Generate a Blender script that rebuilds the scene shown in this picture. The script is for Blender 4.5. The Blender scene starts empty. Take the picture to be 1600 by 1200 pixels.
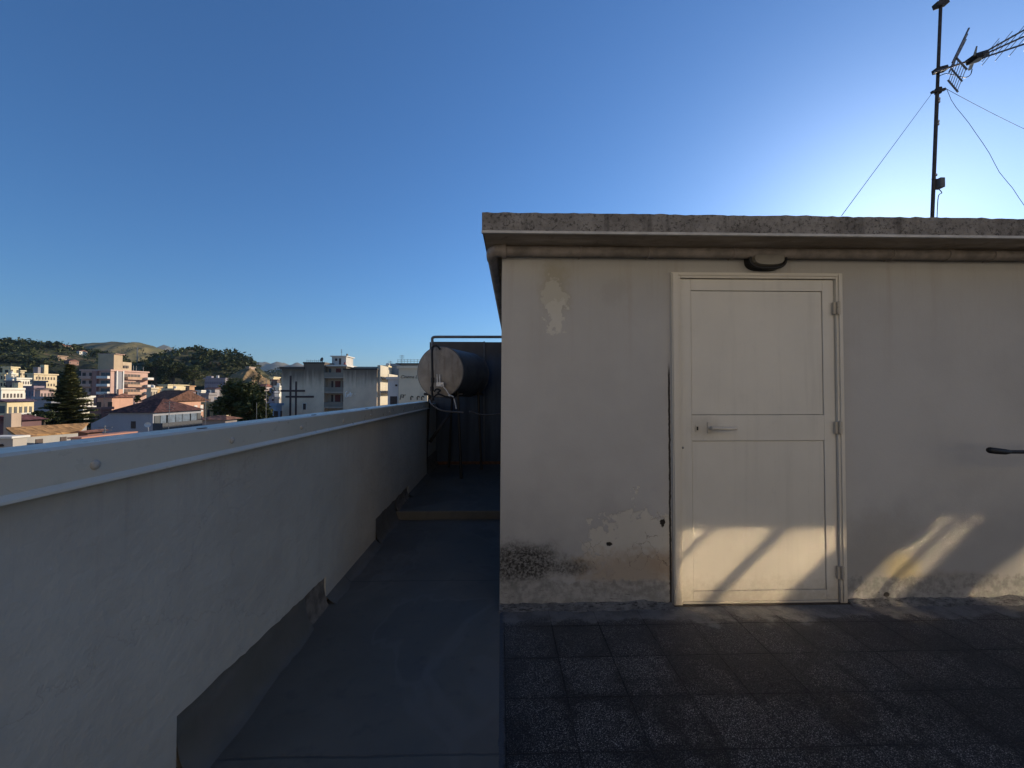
import bpy, bmesh, math, random
from mathutils import Vector, Matrix, Euler, noise as mnoise
R = math.radians
rng = random.Random(7)
sc = bpy.context.scene
# ------------------------------------------------------------------ camera
CAM_H = 1.4
cam_d = bpy.data.cameras.new('camera'); cam = bpy.data.objects.new('camera', cam_d)
sc.collection.objects.link(cam); sc.camera = cam
F = 636.0
cam_d.sensor_width = 36.0; cam_d.lens = F / 1600 * 36.0
cam_d.clip_start = 0.05; cam_d.clip_end = 30000
cam.location = (0, 0, CAM_H); cam.rotation_euler = (R(90 + 1.17), 0, R(-1.53))
# ------------------------------------------------------------------ light
SUN_AZ, SUN_EL = 44.3, 16.3           # degrees to the right of the view axis, above the horizon
w = bpy.data.worlds.new('World'); sc.world = w; w.use_nodes = True
wn = w.node_tree.nodes; bg = wn['Background']
sky = wn.new('ShaderNodeTexSky'); sky.sky_type = 'NISHITA'; sky.sun_disc = False
sky.sun_elevation = R(SUN_EL); sky.sun_rotation = R(SUN_AZ)
sky.altitude = 60; sky.air_density = 1.2; sky.dust_density = 0.5; sky.ozone_density = 8.6
w.node_tree.links.new(sky.outputs[0], bg.inputs[0]); bg.inputs[1].default_value = 0.110
sun_d = bpy.data.lights.new('sun', 'SUN'); sun = bpy.data.objects.new('sun', sun_d); sc.collection.objects.link(sun)
sun_d.energy = 5.0; sun_d.angle = R(0.53); sun_d.color = (1.0, 0.84, 0.64)
S = Vector((math.sin(R(SUN_AZ)) * math.cos(R(SUN_EL)), math.cos(R(SUN_AZ)) * math.cos(R(SUN_EL)), math.sin(R(SUN_EL))))
sun.rotation_euler = S.to_track_quat('Z', 'Y').to_euler()
sun.location = (20, 20, 30)
sc.view_settings.view_transform = 'Standard'; sc.view_settings.look = 'None'
sc.view_settings.exposure = 0.42; sc.view_settings.gamma = 1.0
sc.render.engine = 'CYCLES'
cy = sc.cycles
cy.use_denoising = True; cy.max_bounces = 8; cy.diffuse_bounces = 4; cy.glossy_bounces = 4
cy.caustics_reflective = True; cy.blur_glossy = 0.0
cy.sample_clamp_indirect = 0.0; cy.sample_clamp_direct = 0.0
cy.use_adaptive_sampling = False
try:
    cy.use_guiding = True; cy.use_surface_guiding = True; cy.use_volume_guiding = False
    cy.guiding_training_samples = 128
except Exception: pass

_Rm = cam.rotation_euler.to_matrix()
def at(px, py, Y):
    """point seen at pixel (px,py) of the 1600x1200 photograph, on the plane y = Y"""
    d = _Rm @ Vector(((px - 800) / F, -(py - 600) / F, -1.0))
    d = d * (Y / d.y)
    return Vector((d.x, d.y, d.z + CAM_H))
# ------------------------------------------------------------------ node helper
class NB:
    def __init__(s, name):
        s.m = bpy.data.materials.new(name); s.m.use_nodes = True
        s.nt = s.m.node_tree; s.b = s.nt.nodes['Principled BSDF']
        s._tc = None
    def put(s, sock, v):
        if isinstance(v, bpy.types.NodeSocket): s.nt.links.new(v, sock)
        elif isinstance(v, (tuple, list)) and len(v) == 3 and sock.type == 'RGBA': sock.default_value = (*v, 1)
        else: sock.default_value = v
    def P(s): 
        if s._tc is None: s._tc = s.nt.nodes.new('ShaderNodeTexCoord')
        return s._tc.outputs['Object']
    def sep(s, v=None):
        n = s.nt.nodes.new('ShaderNodeSeparateXYZ'); s.put(n.inputs[0], v or s.P()); return n.outputs
    def comb(s, x, y, z):
        n = s.nt.nodes.new('ShaderNodeCombineXYZ')
        for i, v in enumerate((x, y, z)): s.put(n.inputs[i], v)
        return n.outputs[0]
    def scale(s, v, sc3):
        n = s.nt.nodes.new('ShaderNodeVectorMath'); n.operation = 'MULTIPLY'
        s.put(n.inputs[0], v); n.inputs[1].default_value = sc3; return n.outputs[0]
    def noise(s, scale, detail=4, rough=.55, v=None, col=False, dist=0):
        n = s.nt.nodes.new('ShaderNodeTexNoise'); s.put(n.inputs['Vector'], v or s.P())
        n.inputs['Scale'].default_value = scale; n.inputs['Detail'].default_value = detail
        n.inputs['Roughness'].default_value = rough; n.inputs['Distortion'].default_value = dist
        return n.outputs['Color' if col else 'Fac']
    def vor(s, scale, feature='F1', out='Distance', v=None, rand=1.0):
        n = s.nt.nodes.new('ShaderNodeTexVoronoi'); n.feature = feature; s.put(n.inputs['Vector'], v or s.P())
        n.inputs['Scale'].default_value = scale; n.inputs['Randomness'].default_value = rand
        return n.outputs[out]
    def math(s, op, a, b=None, c=None, clamp=False):
        n = s.nt.nodes.new('ShaderNodeMath'); n.operation = op; n.use_clamp = clamp
        for i, v in enumerate((a, b, c)):
            if v is not None: s.put(n.inputs[i], v)
        return n.outputs[0]
    def add(s, a, b): return s.math('ADD', a, b)
    def sub(s, a, b): return s.math('SUBTRACT', a, b)
    def mul(s, a, b): return s.math('MULTIPLY', a, b)
    def mx(s, a, b): return s.math('MAXIMUM', a, b)
    def step(s, v, lo, hi, a=0.0, b=1.0):
        n = s.nt.nodes.new('ShaderNodeMapRange'); n.interpolation_type = 'SMOOTHSTEP'
        s.put(n.inputs[0], v); n.inputs[1].default_value = lo; n.inputs[2].default_value = hi
        n.inputs[3].default_value = a; n.inputs[4].default_value = b
        return n.outputs[0]
    def mix(s, f, a, b, mode='MIX'):
        n = s.nt.nodes.new('ShaderNodeMix'); n.data_type = 'RGBA'; n.blend_type = mode
        s.put(n.inputs[0], f); s.put(n.inputs[6], a); s.put(n.inputs[7], b); return n.outputs[2]
    def ramp(s, f, stops):
        n = s.nt.nodes.new('ShaderNodeValToRGB'); e = n.color_ramp.elements
        while len(e) < len(stops): e.new(0.5)
        for i, (p, c) in enumerate(stops):
            e[i].position = p; e[i].color = (*c, 1) if len(c) == 3 else c
        s.put(n.inputs[0], f); return n.outputs[0]
    def bump(s, h, strength=.5, dist=.01, nrm=None):
        n = s.nt.nodes.new('ShaderNodeBump'); n.inputs['Strength'].default_value = strength
        n.inputs['Distance'].default_value = dist; s.put(n.inputs['Height'], h)
        if nrm: s.put(n.inputs['Normal'], nrm)
        return n.outputs[0]
    def out(s, col=None, rough=None, metal=None, nrm=None, spec=None):
        if col is not None: s.put(s.b.inputs['Base Color'], col)
        if rough is not None: s.put(s.b.inputs['Roughness'], rough)
        if metal is not None: s.put(s.b.inputs['Metallic'], metal)
        if nrm is not None: s.put(s.b.inputs['Normal'], nrm)
        if spec is not None: s.put(s.b.inputs['Specular IOR Level'], spec)
        return s.m
_mc = {}
def simple(name, col, rough=.7, metal=0.0, var=.15, nscale=3.0, bump=0.0, bscale=40, spec=.3):
    """one plain weathered surface: colour with noise variation"""
    if name in _mc: return _mc[name]
    b = NB(name)
    n = b.noise(nscale, 5, .6)
    c = b.mix(b.step(n, .3, .7), tuple(x * (1 - var) for x in col), tuple(min(1, x * (1 + var)) for x in col))
    nr = b.bump(b.noise(bscale, 4), bump, .01) if bump else None
    _mc[name] = b.out(c, rough, metal, nr, spec); return _mc[name]
# ------------------------------------------------------------------ mesh helper
class MB:
    """collects shapes, then links them as one mesh object"""
    def __init__(s): s.bm = bmesh.new()
    def box(s, lo, hi, bevel=0.0, mat=None):
        lo, hi = Vector(lo), Vector(hi)
        r = bmesh.ops.create_cube(s.bm, size=1.0); vs = r['verts']
        for v in vs:
            v.co = Vector((lo[i] + (v.co[i] + .5) * (hi[i] - lo[i]) for i in range(3)))
            if mat: v.co = mat @ v.co
        if bevel:
            es = list({e for v in vs for e in v.link_edges})
            bmesh.ops.bevel(s.bm, geom=es, offset=bevel, segments=2, profile=.7, affect='EDGES')
        return s
    def poly_prism(s, pts, vec):
        """planar polygon pts (list of Vector) extruded by vec"""
        vec = Vector(vec); a = [s.bm.verts.new(p) for p in pts]; b = [s.bm.verts.new(Vector(p) + vec) for p in pts]
        n = len(a); s.bm.faces.new(a); s.bm.faces.new(b[::-1])
        for i in range(n): s.bm.faces.new((a[i], b[i], b[(i + 1) % n], a[(i + 1) % n]))
        return s
    def face(s, pts): s.bm.faces.new([s.bm.verts.new(p) for p in pts]); return s
    def tube(s, pts, r, seg=10, cap=True):
        pts = [Vector(p) for p in pts]; rs = r if isinstance(r, (list, tuple)) else [r] * len(pts)
        rings = []; up = None
        for i, p in enumerate(pts):
            t = (pts[min(i + 1, len(pts) - 1)] - pts[max(i - 1, 0)]).normalized()
            if up is None:
                up = Vector((0, 0, 1)) if abs(t.z) < .9 else Vector((1, 0, 0))
            u = (up - t * up.dot(t)).normalized(); v = t.cross(u); up = u
            rings.append([s.bm.verts.new(p + (u * math.cos(2 * math.pi * k / seg) + v * math.sin(2 * math.pi * k / seg)) * rs[i]) for k in range(seg)])
        for a, b in zip(rings, rings[1:]):
            for k in range(seg): s.bm.faces.new((a[k], a[(k + 1) % seg], b[(k + 1) % seg], b[k]))
        if cap: s.bm.faces.new(rings[0][::-1]); s.bm.faces.new(rings[-1])
        return s
    def lathe(s, prof, origin, axis, seg=32):
        """prof: (radius, distance along axis)"""
        origin = Vector(origin); ax = Vector(axis).normalized()
        u = ax.orthogonal().normalized(); v = ax.cross(u); rings = []
        for r, h in prof:
            if r < 1e-6: rings.append([s.bm.verts.new(origin + ax * h)])
            else: rings.append([s.bm.verts.new(origin + ax * h + (u * math.cos(2 * math.pi * k / seg) + v * math.sin(2 * math.pi * k / seg)) * r) for k in range(seg)])
        for a, b in zip(rings, rings[1:]):
            for k in range(seg):
                k2 = (k + 1) % seg
                if len(a) == 1 and len(b) == 1: continue
                if len(a) == 1: s.bm.faces.new((a[0], b[k2], b[k]))
                elif len(b) == 1: s.bm.faces.new((a[k], a[k2], b[0]))
                else: s.bm.faces.new((a[k], a[k2], b[k2], b[k]))
        return s
    def build(s, name, mat, parent=None, smooth=False, sharp=None):
        bmesh.ops.recalc_face_normals(s.bm, faces=s.bm.faces)
        me = bpy.data.meshes.new(name); s.bm.to_mesh(me); s.bm.free()
        if mat: me.materials.append(mat)
        if smooth:
            for p in me.polygons: p.use_smooth = True
            if sharp: me.set_sharp_from_angle(angle=R(sharp))
        o = bpy.data.objects.new(name, me); sc.collection.objects.link(o)
        if parent: child(o, parent)
        return o
def child(o, parent):
    o.parent = parent; o.matrix_parent_inverse = world_of(parent).inverted()
def world_of(o):
    m = Matrix.LocRotScale(o.location, o.rotation_euler, o.scale)
    return (world_of(o.parent) @ o.matrix_parent_inverse @ m) if o.parent else m
def tag(o, label, cat, group=None):
    o['label'] = label; o['category'] = cat
    if group: o['group'] = group
    return o
def thing(name, label, cat, loc, group=None):
    o = bpy.data.objects.new(name, None); sc.collection.objects.link(o); o.location = loc; o.empty_display_size = .2
    return tag(o, label, cat, group)
def struct(o, kind='structure'): o['kind'] = kind; return o
def copy_part(o, parent, delta):
    c = o.copy(); sc.collection.objects.link(c); c.parent = parent
    c.matrix_parent_inverse = o.matrix_parent_inverse.copy(); c.location = o.location + Vector(delta); return c
def curve_pts(pts, n=8):
    """Catmull-Rom through pts"""
    P = [Vector(p) for p in pts]; P = [P[0] * 2 - P[1]] + P + [P[-1] * 2 - P[-2]]; out = []
    for i in range(1, len(P) - 2):
        for k in range(n):
            t = k / n; a, b, c, d = P[i - 1:i + 3]
            out.append(.5 * ((2 * b) + (c - a) * t + (2 * a - 5 * b + 4 * c - d) * t * t + (3 * b - a - 3 * c + d) * t ** 3))
    out.append(P[-2]); return out
# ================================================================== foreground: the roof terrace
D = CAM_H * F / 333.0                    # depth of the door wall
def wx(px): return at(px, 613, D).x
def wz(py, px=1180): return at(px, py, D).z
# ---- plaster of the door wall, with its stains and flaking where the photograph has them
def wall_mat():
    b = NB('stained plaster')
    x, y, z = b.sep()
    wob = b.noise(7, 6, .65); wob2 = b.noise(26, 5, .6); fine = b.noise(120, 3); big = b.noise(1.3, 4, .55)
    def ell(px, py, rpx, rpy, soft=.25, k=.9, warp=None, kk=None):
        cx, cz = wx(px), wz(py); rx, rz = rpx / F * D, rpy / F * D
        dx = b.math('DIVIDE', b.sub(x, cx), rx); dz = b.math('DIVIDE', b.sub(z, cz), rz)
        d = b.math('SQRT', b.add(b.mul(dx, dx), b.mul(dz, dz)))
        d = b.add(d, b.mul(b.sub(warp or wob, .5), k))
        d = b.add(d, b.mul(b.sub(wob2, .5), k * .7))
        return b.step(d, 1 + soft, 1 - soft)
    c = b.mix(b.step(big, .3, .72), (.345, .337, .318), (.395, .386, .366))
    c = b.mix(b.mul(b.step(fine, .55, .8), .25), c, (.29, .265, .235))
    # grime streaks running down from the eaves
    st = b.noise(1.0, 5, .65, b.scale(b.P(), (9, 9, .55)))
    c = b.mix(b.mul(b.mul(b.step(st, .48, .78), b.step(z, 1.2, 2.35)), .42), c, (.25, .215, .17))
    # brown stain and pale flaked patch near the top left
    c = b.mix(b.mul(ell(868, 455, 22, 45, .5, 1.3), .55), c, (.27, .245, .17))
    flake = b.mx(ell(868, 495, 17, 22, .08, 3.2), b.mul(ell(866, 470, 16, 26, .15, 4.0), .6))
    c = b.mix(b.mul(flake, .62), c, (.52, .50, .435))
    c = b.mix(b.mul(ell(963, 455, 18, 14, .8, 3.6), .16), c, (.2, .18, .15))
    # flaking repair beside the foot of the door
    rep = ell(1012, 862, 92, 66, .06, 2.0); c = b.mix(b.mul(rep, .95), c, (.50, .47, .405))
    och = ell(985, 890, 85, 30, .5, 1.7); c = b.mix(b.mul(och, .75), c, (.32, .24, .155))
    ochb = ell(1040, 880, 30, 22, .5, .9); c = b.mix(b.mul(ochb, .6), c, (.34, .235, .14))
    # shade painted into the wall foot: cool grey with a cloudy upper edge
    foot_shade = b.step(b.add(z, b.add(b.mul(b.sub(big, .5), 1.1), b.mul(b.sub(wob, .5), .3))), .95, .25)
    c = b.mix(b.mul(foot_shade, .34), c, (.155, .165, .175))
    # black mould at the left foot
    mould = ell(812, 876, 66, 30, .5, 1.0); sp = b.step(b.noise(75, 4, .7), .36, .62)
    mould2 = ell(880, 884, 40, 12, .5, 1.0)
    c = b.mix(b.mul(b.mx(mould, b.mul(mould2, .8)), b.math('MULTIPLY_ADD', sp, .55, .42)), c, (.017, .016, .015))
    # right of the door: damp band, ochre bloom
    c = b.mix(b.mul(ell(1380, 880, 62, 70, .6, .8), .4), c, (.27, .245, .2))
    c = b.mix(b.mul(ell(1404, 893, 26, 24, .6, .6), .6), c, (.42, .34, .16))
    c = b.mix(b.mul(ell(1470, 915, 75, 16, .5, 1.0), .5), c, (.19, .155, .115))
    # bare cement skirting with a ragged upper edge
    sk = b.mul(b.step(b.add(z, b.add(b.mul(b.sub(wob, .5), .16), b.mul(b.sub(wob2, .5), .06))), wz(905) + .02, wz(905) - .02), .8)
    c = b.mix(sk, c, b.mix(b.step(wob2, .35, .65), (.15, .15, .145), (.26, .256, .245)))
    dash = b.mul(b.step(b.noise(1.0, 5, .7, b.scale(b.P(), (9, 9, 55))), .60, .66), b.step(b.add(z, b.mul(b.sub(wob, .5), .1)), .17, .06))
    c = b.mix(b.mul(dash, .8), c, (.05, .048, .045))
    # small chips and holes
    hol = b.mx(ell(1034, 814, 4, 6.5, .15, 4.0), b.mx(ell(951, 848, 5, 3, .2, 2.6), ell(1379, 932, 5, 4, .2, 1.0)))
    # cracks in the flaking skin
    cr = b.vor(11, 'DISTANCE_TO_EDGE', v=b.comb(b.add(x, b.mul(wob, .12)), y, b.add(z, b.mul(wob2, .09))))
    crack = b.mul(b.mul(b.step(cr, .014, .004), b.step(b.noise(4.5, 3), .5, .6)), b.mul(rep, .9))
    c = b.mix(b.mx(hol, b.mul(crack, .75)), c, (.025, .022, .02))
    # dark gap beside the left door frame
    gap = b.step(b.math('ABSOLUTE', b.sub(x, b.add(wx(1045.5), b.mul(b.sub(wob2, .5), .012)))), .009, .004)
    c = b.mix(b.mul(gap, b.step(z, 1.62, 1.5)), c, (.03, .026, .022))
    h = b.add(b.mul(fine, .25), b.add(b.mul(wob, .8), b.add(b.mul(rep, -1.1), b.add(b.mul(flake, -.8), b.mul(b.mx(hol, crack), -2.0)))))
    h = b.add(h, b.mul(b.mx(mould, sk), b.mul(b.noise(60, 4), 1.6)))
    return b.out(c, .88, 0, b.bump(h, .42, .006), .15)
def parapet_mat():
    b = NB('parapet plaster')
    x, y, z = b.sep()
    n = b.noise(1.7, 5, .6); f = b.noise(90, 3)
    c = b.mix(b.step(n, .3, .7), (.365, .345, .297), (.42, .40, .345))
    st = b.noise(1.0, 5, .65, b.scale(b.P(), (7, 7, .5)))
    c = b.mix(b.mul(b.step(st, .5, .8), .3), c, (.30, .28, .255))
    c = b.mix(b.mul(b.step(b.noise(33, 5, .7), .66, .74), .4), c, (.47, .45, .43))
    c = b.mix(b.mul(b.step(b.add(z, b.mul(n, .2)), .34, .12), .35), c, (.27, .245, .22))
    dr = b.noise(1.0, 5, .7, b.scale(b.P(), (22, 22, .7)))
    c = b.mix(b.mul(b.mul(b.step(dr, .52, .72), b.step(b.add(z, b.mul(n, .5)), .95, 1.4)), .35), c, (.27, .245, .215))
    hl = b.vor(.9, 'DISTANCE_TO_EDGE', v=b.comb(x, b.add(y, b.mul(b.noise(4, 5, .65), .5)), b.add(z, b.mul(b.noise(4.7, 5, .65), .5))))
    c = b.mix(b.mul(b.step(hl, .004, .0005), .14), c, (.14, .13, .12))
    tr = b.noise(1.0, 4, .6, b.scale(b.P(), (2.2, 2.2, 5)))
    return b.out(c, .85, 0, b.bump(b.add(b.mul(f, .35), b.add(b.noise(14, 5), b.add(b.mul(tr, 3.0), b.mul(b.step(hl, .004, .0005), -.2)))), .5, .008), .25)
def paint_floor_mat():
    b = NB('grey roofing paint')
    x, y, z = b.sep()
    n = b.noise(2.2, 6, .62); m = b.noise(9, 5, .6); f = b.noise(160, 2)
    c = b.mix(b.step(n, .3, .7), (.080, .076, .063), (.112, .106, .089))
    c = b.mix(b.mul(b.step(m, .55, .75), .4), c, (.04, .042, .045))
    c = b.mix(b.mul(b.step(b.noise(21, 4, .7), .70, .76), .5), c, (.02, .021, .023))
    c = b.mix(b.mul(b.step(b.noise(3.1, 4, .6, dist=1.5), .6, .8), .35), c, (.15, .147, .142))
    ring = b.noise(.8, 4, .55, dist=.6)
    c = b.mix(b.mul(b.step(b.math('ABSOLUTE', b.sub(ring, .54)), .018, .004), .4), c, (.13, .125, .115))
    c = b.mix(b.mul(b.step(ring, .5, .6), .25), c, (.045, .045, .046))
    grit = b.mul(b.mx(b.step(x, -.95, -1.13), b.step(x, -.13, -.01)), b.step(m, .4, .62))
    c = b.mix(b.mul(grit, .55), c, (.11, .10, .088))
    lap2 = b.step(b.math('ABSOLUTE', b.sub(y, b.add(3.05, b.mul(b.sub(m, .5), .03)))), .008, .003)
    c = b.mix(b.mul(lap2, .5), c, (.028, .028, .029))
    lap = b.step(b.math('ABSOLUTE', b.sub(y, b.add(1.60, b.mul(b.sub(m, .5), .02)))), .008, .003)
    lap = b.mul(lap, b.step(x, -1.1, -1.04))
    c = b.mix(b.mul(lap, .5), c, (.025, .026, .028))
    return b.out(c, b.step(n, .3, .7, .5, .7), 0, b.bump(b.add(b.mul(f, .2), b.add(m, b.mul(lap, -.7))), .35, .006), .35)
T0 = 1.2267 * .0 + CAM_H * .2027         # tile pitch
TX, TY = at(788.3, 1025, 2.16).x, 2.447
def tile_mat():
    b = NB('washed gravel tiles')
    x, y, z = b.sep()
    u = b.math('DIVIDE', b.sub(x, TX), T0); v = b.math('DIVIDE', b.sub(y, TY), T0)
    fu = b.math('ABSOLUTE', b.sub(b.math('FRACT', b.add(u, .5)), .5)); fv = b.math('ABSOLUTE', b.sub(b.math('FRACT', b.add(v, .5)), .5))
    wob = b.noise(30, 4); 
    jd = b.add(b.math('MINIMUM', fu, fv), b.mul(b.sub(wob, .5), .012))
    joint = b.step(b.add(jd, b.mul(b.sub(b.noise(3.2, 3), .5), .035)), .014, .005)
    cell = b.comb(b.math('FLOOR', u), b.math('FLOOR', v), 0)
    wn = b.nt.nodes.new('ShaderNodeTexWhiteNoise'); b.put(wn.inputs['Vector'], cell)
    stone = b.vor(240, 'F1', 'Color'); sr = b.sep(stone)[0]
    dist = b.vor(240, 'F1', 'Distance')
    n = b.noise(2.3, 5, .6); n2 = b.noise(8, 5, .65); n3 = b.noise(.9, 4, .6)
    g = b.ramp(sr, [(0, (.016, .016, .017)), (.35, (.078, .073, .067)), (.65, (.165, .155, .142)), (.88, (.32, .305, .28)), (1, (.54, .52, .48))])
    g = b.mix(b.step(dist, .32, .55), g, (.012, .012, .0125))
    tone = b.add(b.math('MULTIPLY_ADD', wn.outputs[0], .4, .78), b.mul(b.sub(n, .5), .6))
    g = b.mix(1.0, g, b.comb(tone, tone, tone), 'MULTIPLY')
    # black algae in blotches and running along the joints
    alg = b.step(b.add(b.add(n, b.mul(b.sub(n2, .5), .6)), b.mul(b.step(jd, .16, .0), .10)), .46, .64)
    g = b.mix(b.mul(alg, .8), g, (.008, .008, .0085))
    alg2 = b.mul(b.step(n3, .42, .6), b.step(x, .5, 2.2))
    g = b.mix(b.mul(alg2, .6), g, (.009, .0088, .009))
    # dust / thin cement film over the pieces near the wall
    film = b.mul(b.step(b.add(y, b.mul(b.sub(n2, .5), .8)), 1.7, 2.75), .38)
    g = b.mix(film, g, (.115, .112, .108))
    # smeared mortar along the wall on the left
    mor = b.mul(b.step(b.add(b.add(y, b.mul(b.sub(n2, .5), .22)), b.mul(b.sub(b.noise(2.0, 3), .5), .35)), 2.47, 2.52), 1.0)
    g = b.mix(b.mul(mor, .85), g, b.mix(b.step(n2, .4, .6), (.095, .093, .09), (.15, .147, .14)))
    g = b.mix(b.mul(joint, b.sub(1.0, b.mul(mor, .7))), g, (.006, .006, .0065))
    # left edge painted over
    pe = b.step(b.add(x, b.mul(b.sub(wob, .5), .03)), .022, .006)
    g = b.mix(pe, g, (.05, .057, .066))
    h = b.add(b.mul(b.step(dist, .6, .1), b.math('MULTIPLY_ADD', sr, .6, .4)), b.mul(joint, -1.5))
    h = b.mix(mor, h, b.mul(b.noise(45, 5), 1.2))
    return b.out(g, b.math('MULTIPLY_ADD', sr, -.25, .75), 0, b.bump(h, .6, .004), .35)
def concrete_mat():
    b = NB('rough roof edge concrete')
    n = b.noise(5, 6, .7); p = b.noise(55, 6, .75); st = b.noise(1.0, 4, .6, b.scale(b.P(), (16, 16, 2)))
    c = b.mix(b.step(n, .3, .7), (.17, .155, .138), (.30, .28, .25))
    c = b.mix(b.mul(b.step(p, .5, .64), .8), c, (.03, .027, .024))
    c = b.mix(b.mul(b.step(b.noise(95, 4, .7), .6, .7), .5), c, (.40, .37, .33))
    c = b.mix(b.mul(b.step(st, .5, .75), .55), c, (.05, .045, .04))
    return b.out(c, .95, 0, b.bump(b.add(p, b.mul(b.noise(20, 5), 1.5)), 1.0, .012), .15)
def soffit_mat():
    b = NB('stained soffit paint')
    n = b.noise(1.0, 5, .65, b.scale(b.P(), (2.2, 9, 9))); m = b.noise(12, 5, .7)
    c = b.mix(b.step(n, .35, .7), (.26, .215, .165), (.40, .345, .28))
    c = b.mix(b.mul(b.step(m, .55, .7), .5), c, (.15, .115, .08))
    return b.out(c, .85, 0, b.bump(m, .4, .006), .2)
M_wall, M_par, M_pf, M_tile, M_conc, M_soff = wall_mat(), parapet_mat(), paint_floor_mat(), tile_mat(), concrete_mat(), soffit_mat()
def metal_paint(name, col, rough=.42, dirt=.25):
    b = NB(name)
    n = b.noise(2.0, 5, .6); f = b.noise(14, 5, .7)
    c = b.mix(b.step(n, .3, .7), tuple(v * .93 for v in col), col)
    c = b.mix(b.mul(b.step(f, .56, .78), dirt), c, tuple(v * .55 for v in col))
    if name.startswith('cream'):
        x, y, z = b.sep(); st = b.noise(1.0, 5, .65, b.scale(b.P(), (14, 14, .8))); g2 = b.noise(24, 5, .7)
        c = b.mix(b.mul(b.step(st, .5, .8), .30), c, tuple(v * .62 for v in col))
        c = b.mix(b.mul(b.step(b.add(z, b.mul(b.sub(g2, .5), .25)), .22, .0), .55), c, (.24, .20, .145))
        hd = b.math('SQRT', b.add(b.math('POWER', b.math('DIVIDE', b.sub(x, wx(1100)), .12), 2.0), b.math('POWER', b.math('DIVIDE', b.sub(z, wz(668)), .10), 2.0)))
        c = b.mix(b.mul(b.step(b.add(hd, b.mul(b.sub(g2, .5), .9)), 1.2, .3), .35), c, (.25, .22, .175))
        c = b.mix(b.mul(b.step(b.noise(60, 3, .7), .73, .78), .7), c, (.16, .105, .065))
    return b.out(c, b.step(f, .3, .7, rough, rough + .15), 0, b.bump(b.noise(3.5, 3), .12, .01), .45)
M_cap = metal_paint('cap sheet paint', (.50, .47, .385), .26)
M_door = metal_paint('cream door paint', (.545, .52, .455), .36, .12)
M_frame = metal_paint('cream frame paint', (.53, .495, .42), .38, .2)
M_pvc = simple('weathered pvc pipe', (.21, .185, .165), .6, 0, .3, 9, .25, 60)
M_drip = simple('pale drip edge', (.40, .385, .355), .5, 0, .15, 12, .2)
M_dark = simple('black plastic', (.012, .012, .013), .5, 0, .2)
M_galv = simple('grey galvanised steel', (.22, .22, .225), .5, .7, .25, 14)
M_rust = simple('dull dark steel', (.055, .045, .038), .6, .5, .35, 18)
M_groove = simple('dark groove', (.05, .045, .035), .9)
M_memb = simple('painted membrane', (.088, .087, .080), .6, 0, .3, 7, .5, 22)
M_glassm = simple('frosted lamp glass', (.13, .12, .10), .35, 0, .15, 12, .1, 60, .5)

# ---- floors
YB = 7.42
TXMAX, TYMIN, TYMAX = 9.5, -9.5, D + .05
X_EDGE = -.012
o = MB()
o.box((-1.35, TYMIN, -.25), (TXMAX, 9.0, -.004)); struct(o.build('roof_slab', M_memb))
# the building's body below the terrace
o = MB(); o.box((-1.29, -9.4, -15), (9.4, 8.9, -.25)); struct(o.build('building_base', M_par))
def grid_sheet(x0, x1, y0, y1, z, step, amp, nz):
    m = MB(); nx = max(1, round((x1 - x0) / step)); ny = max(1, round((y1 - y0) / step)); g = []
    for j in range(ny + 1):
        row = []
        for i in range(nx + 1):
            X, Y = x0 + (x1 - x0) * i / nx, y0 + (y1 - y0) * j / ny
            row.append(m.bm.verts.new((X, Y, z + amp * mnoise.noise(Vector((X * nz, Y * nz, z))))))
        g.append(row)
    for j in range(ny):
        for i in range(nx): m.bm.faces.new((g[j][i], g[j][i + 1], g[j + 1][i + 1], g[j + 1][i]))
    return m
m = grid_sheet(X_EDGE, TXMAX, TYMIN, TYMAX, .006, .25, .004, 3.0)
struct(m.build('tiled_floor', M_tile, smooth=True))
m = grid_sheet(-1.16, X_EDGE + .004, TYMIN, 4.52, .008, .12, .005, 4.0)
struct(m.build('corridor_floor', M_pf, smooth=True))
m = MB(); m.box((-1.16, 4.5, 0), (.6, 8.9, .1), .012); struct(m.build('floor_step', M_pf))

# ---- parapet: plaster wall with ragged foot, metal cap with studs, membrane upturn
XP = -1.15
par = thing('parapet_wall', 'long grey plastered parapet wall with a beige metal cap along the roof edge', 'parapet', (XP - .07, 2.5, 0))
prof = []                                            # (Y, z) bottom edge, near to far
segs = [(-9.4, 1.5, .07), (1.5, 2.73, .205), (2.73, 3.79, .03), (3.79, 5.1, .24), (5.1, 6.36, .11)]
for y0, y1, zb in segs:
    n = max(2, int((y1 - y0) / .035)) if y0 > 0 else 3
    for k in range(n + 1):
        yy = y0 + (y1 - y0) * k / n
        j = mnoise.noise(Vector((yy * 9, zb * 30, 0))) * (.012 if zb > .1 else .018) + mnoise.noise(Vector((yy * 31, zb * 10, 4))) * .007
        if y0 == 1.5: z = zb + .045 - .06 * k / n
        else: z = zb
        prof.append((yy, z + (j if 0 < k < n else 0)))
pts = [Vector((XP, y, z)) for y, z in prof] + [Vector((XP, 6.36, 1.245)), Vector((XP, -9.4, 1.245))]
m = MB(); m.poly_prism(pts, (-.02, 0, 0)); m.build('plaster_face', M_par, par)
m = MB(); m.box((XP - .135, -9.4, 0), (XP - .021, 6.40, 1.247)); m.box((XP - .135, 6.401, 0), (XP - .03, 8.9, 1.20)); m.build('wall_core', M_par, par)
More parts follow.
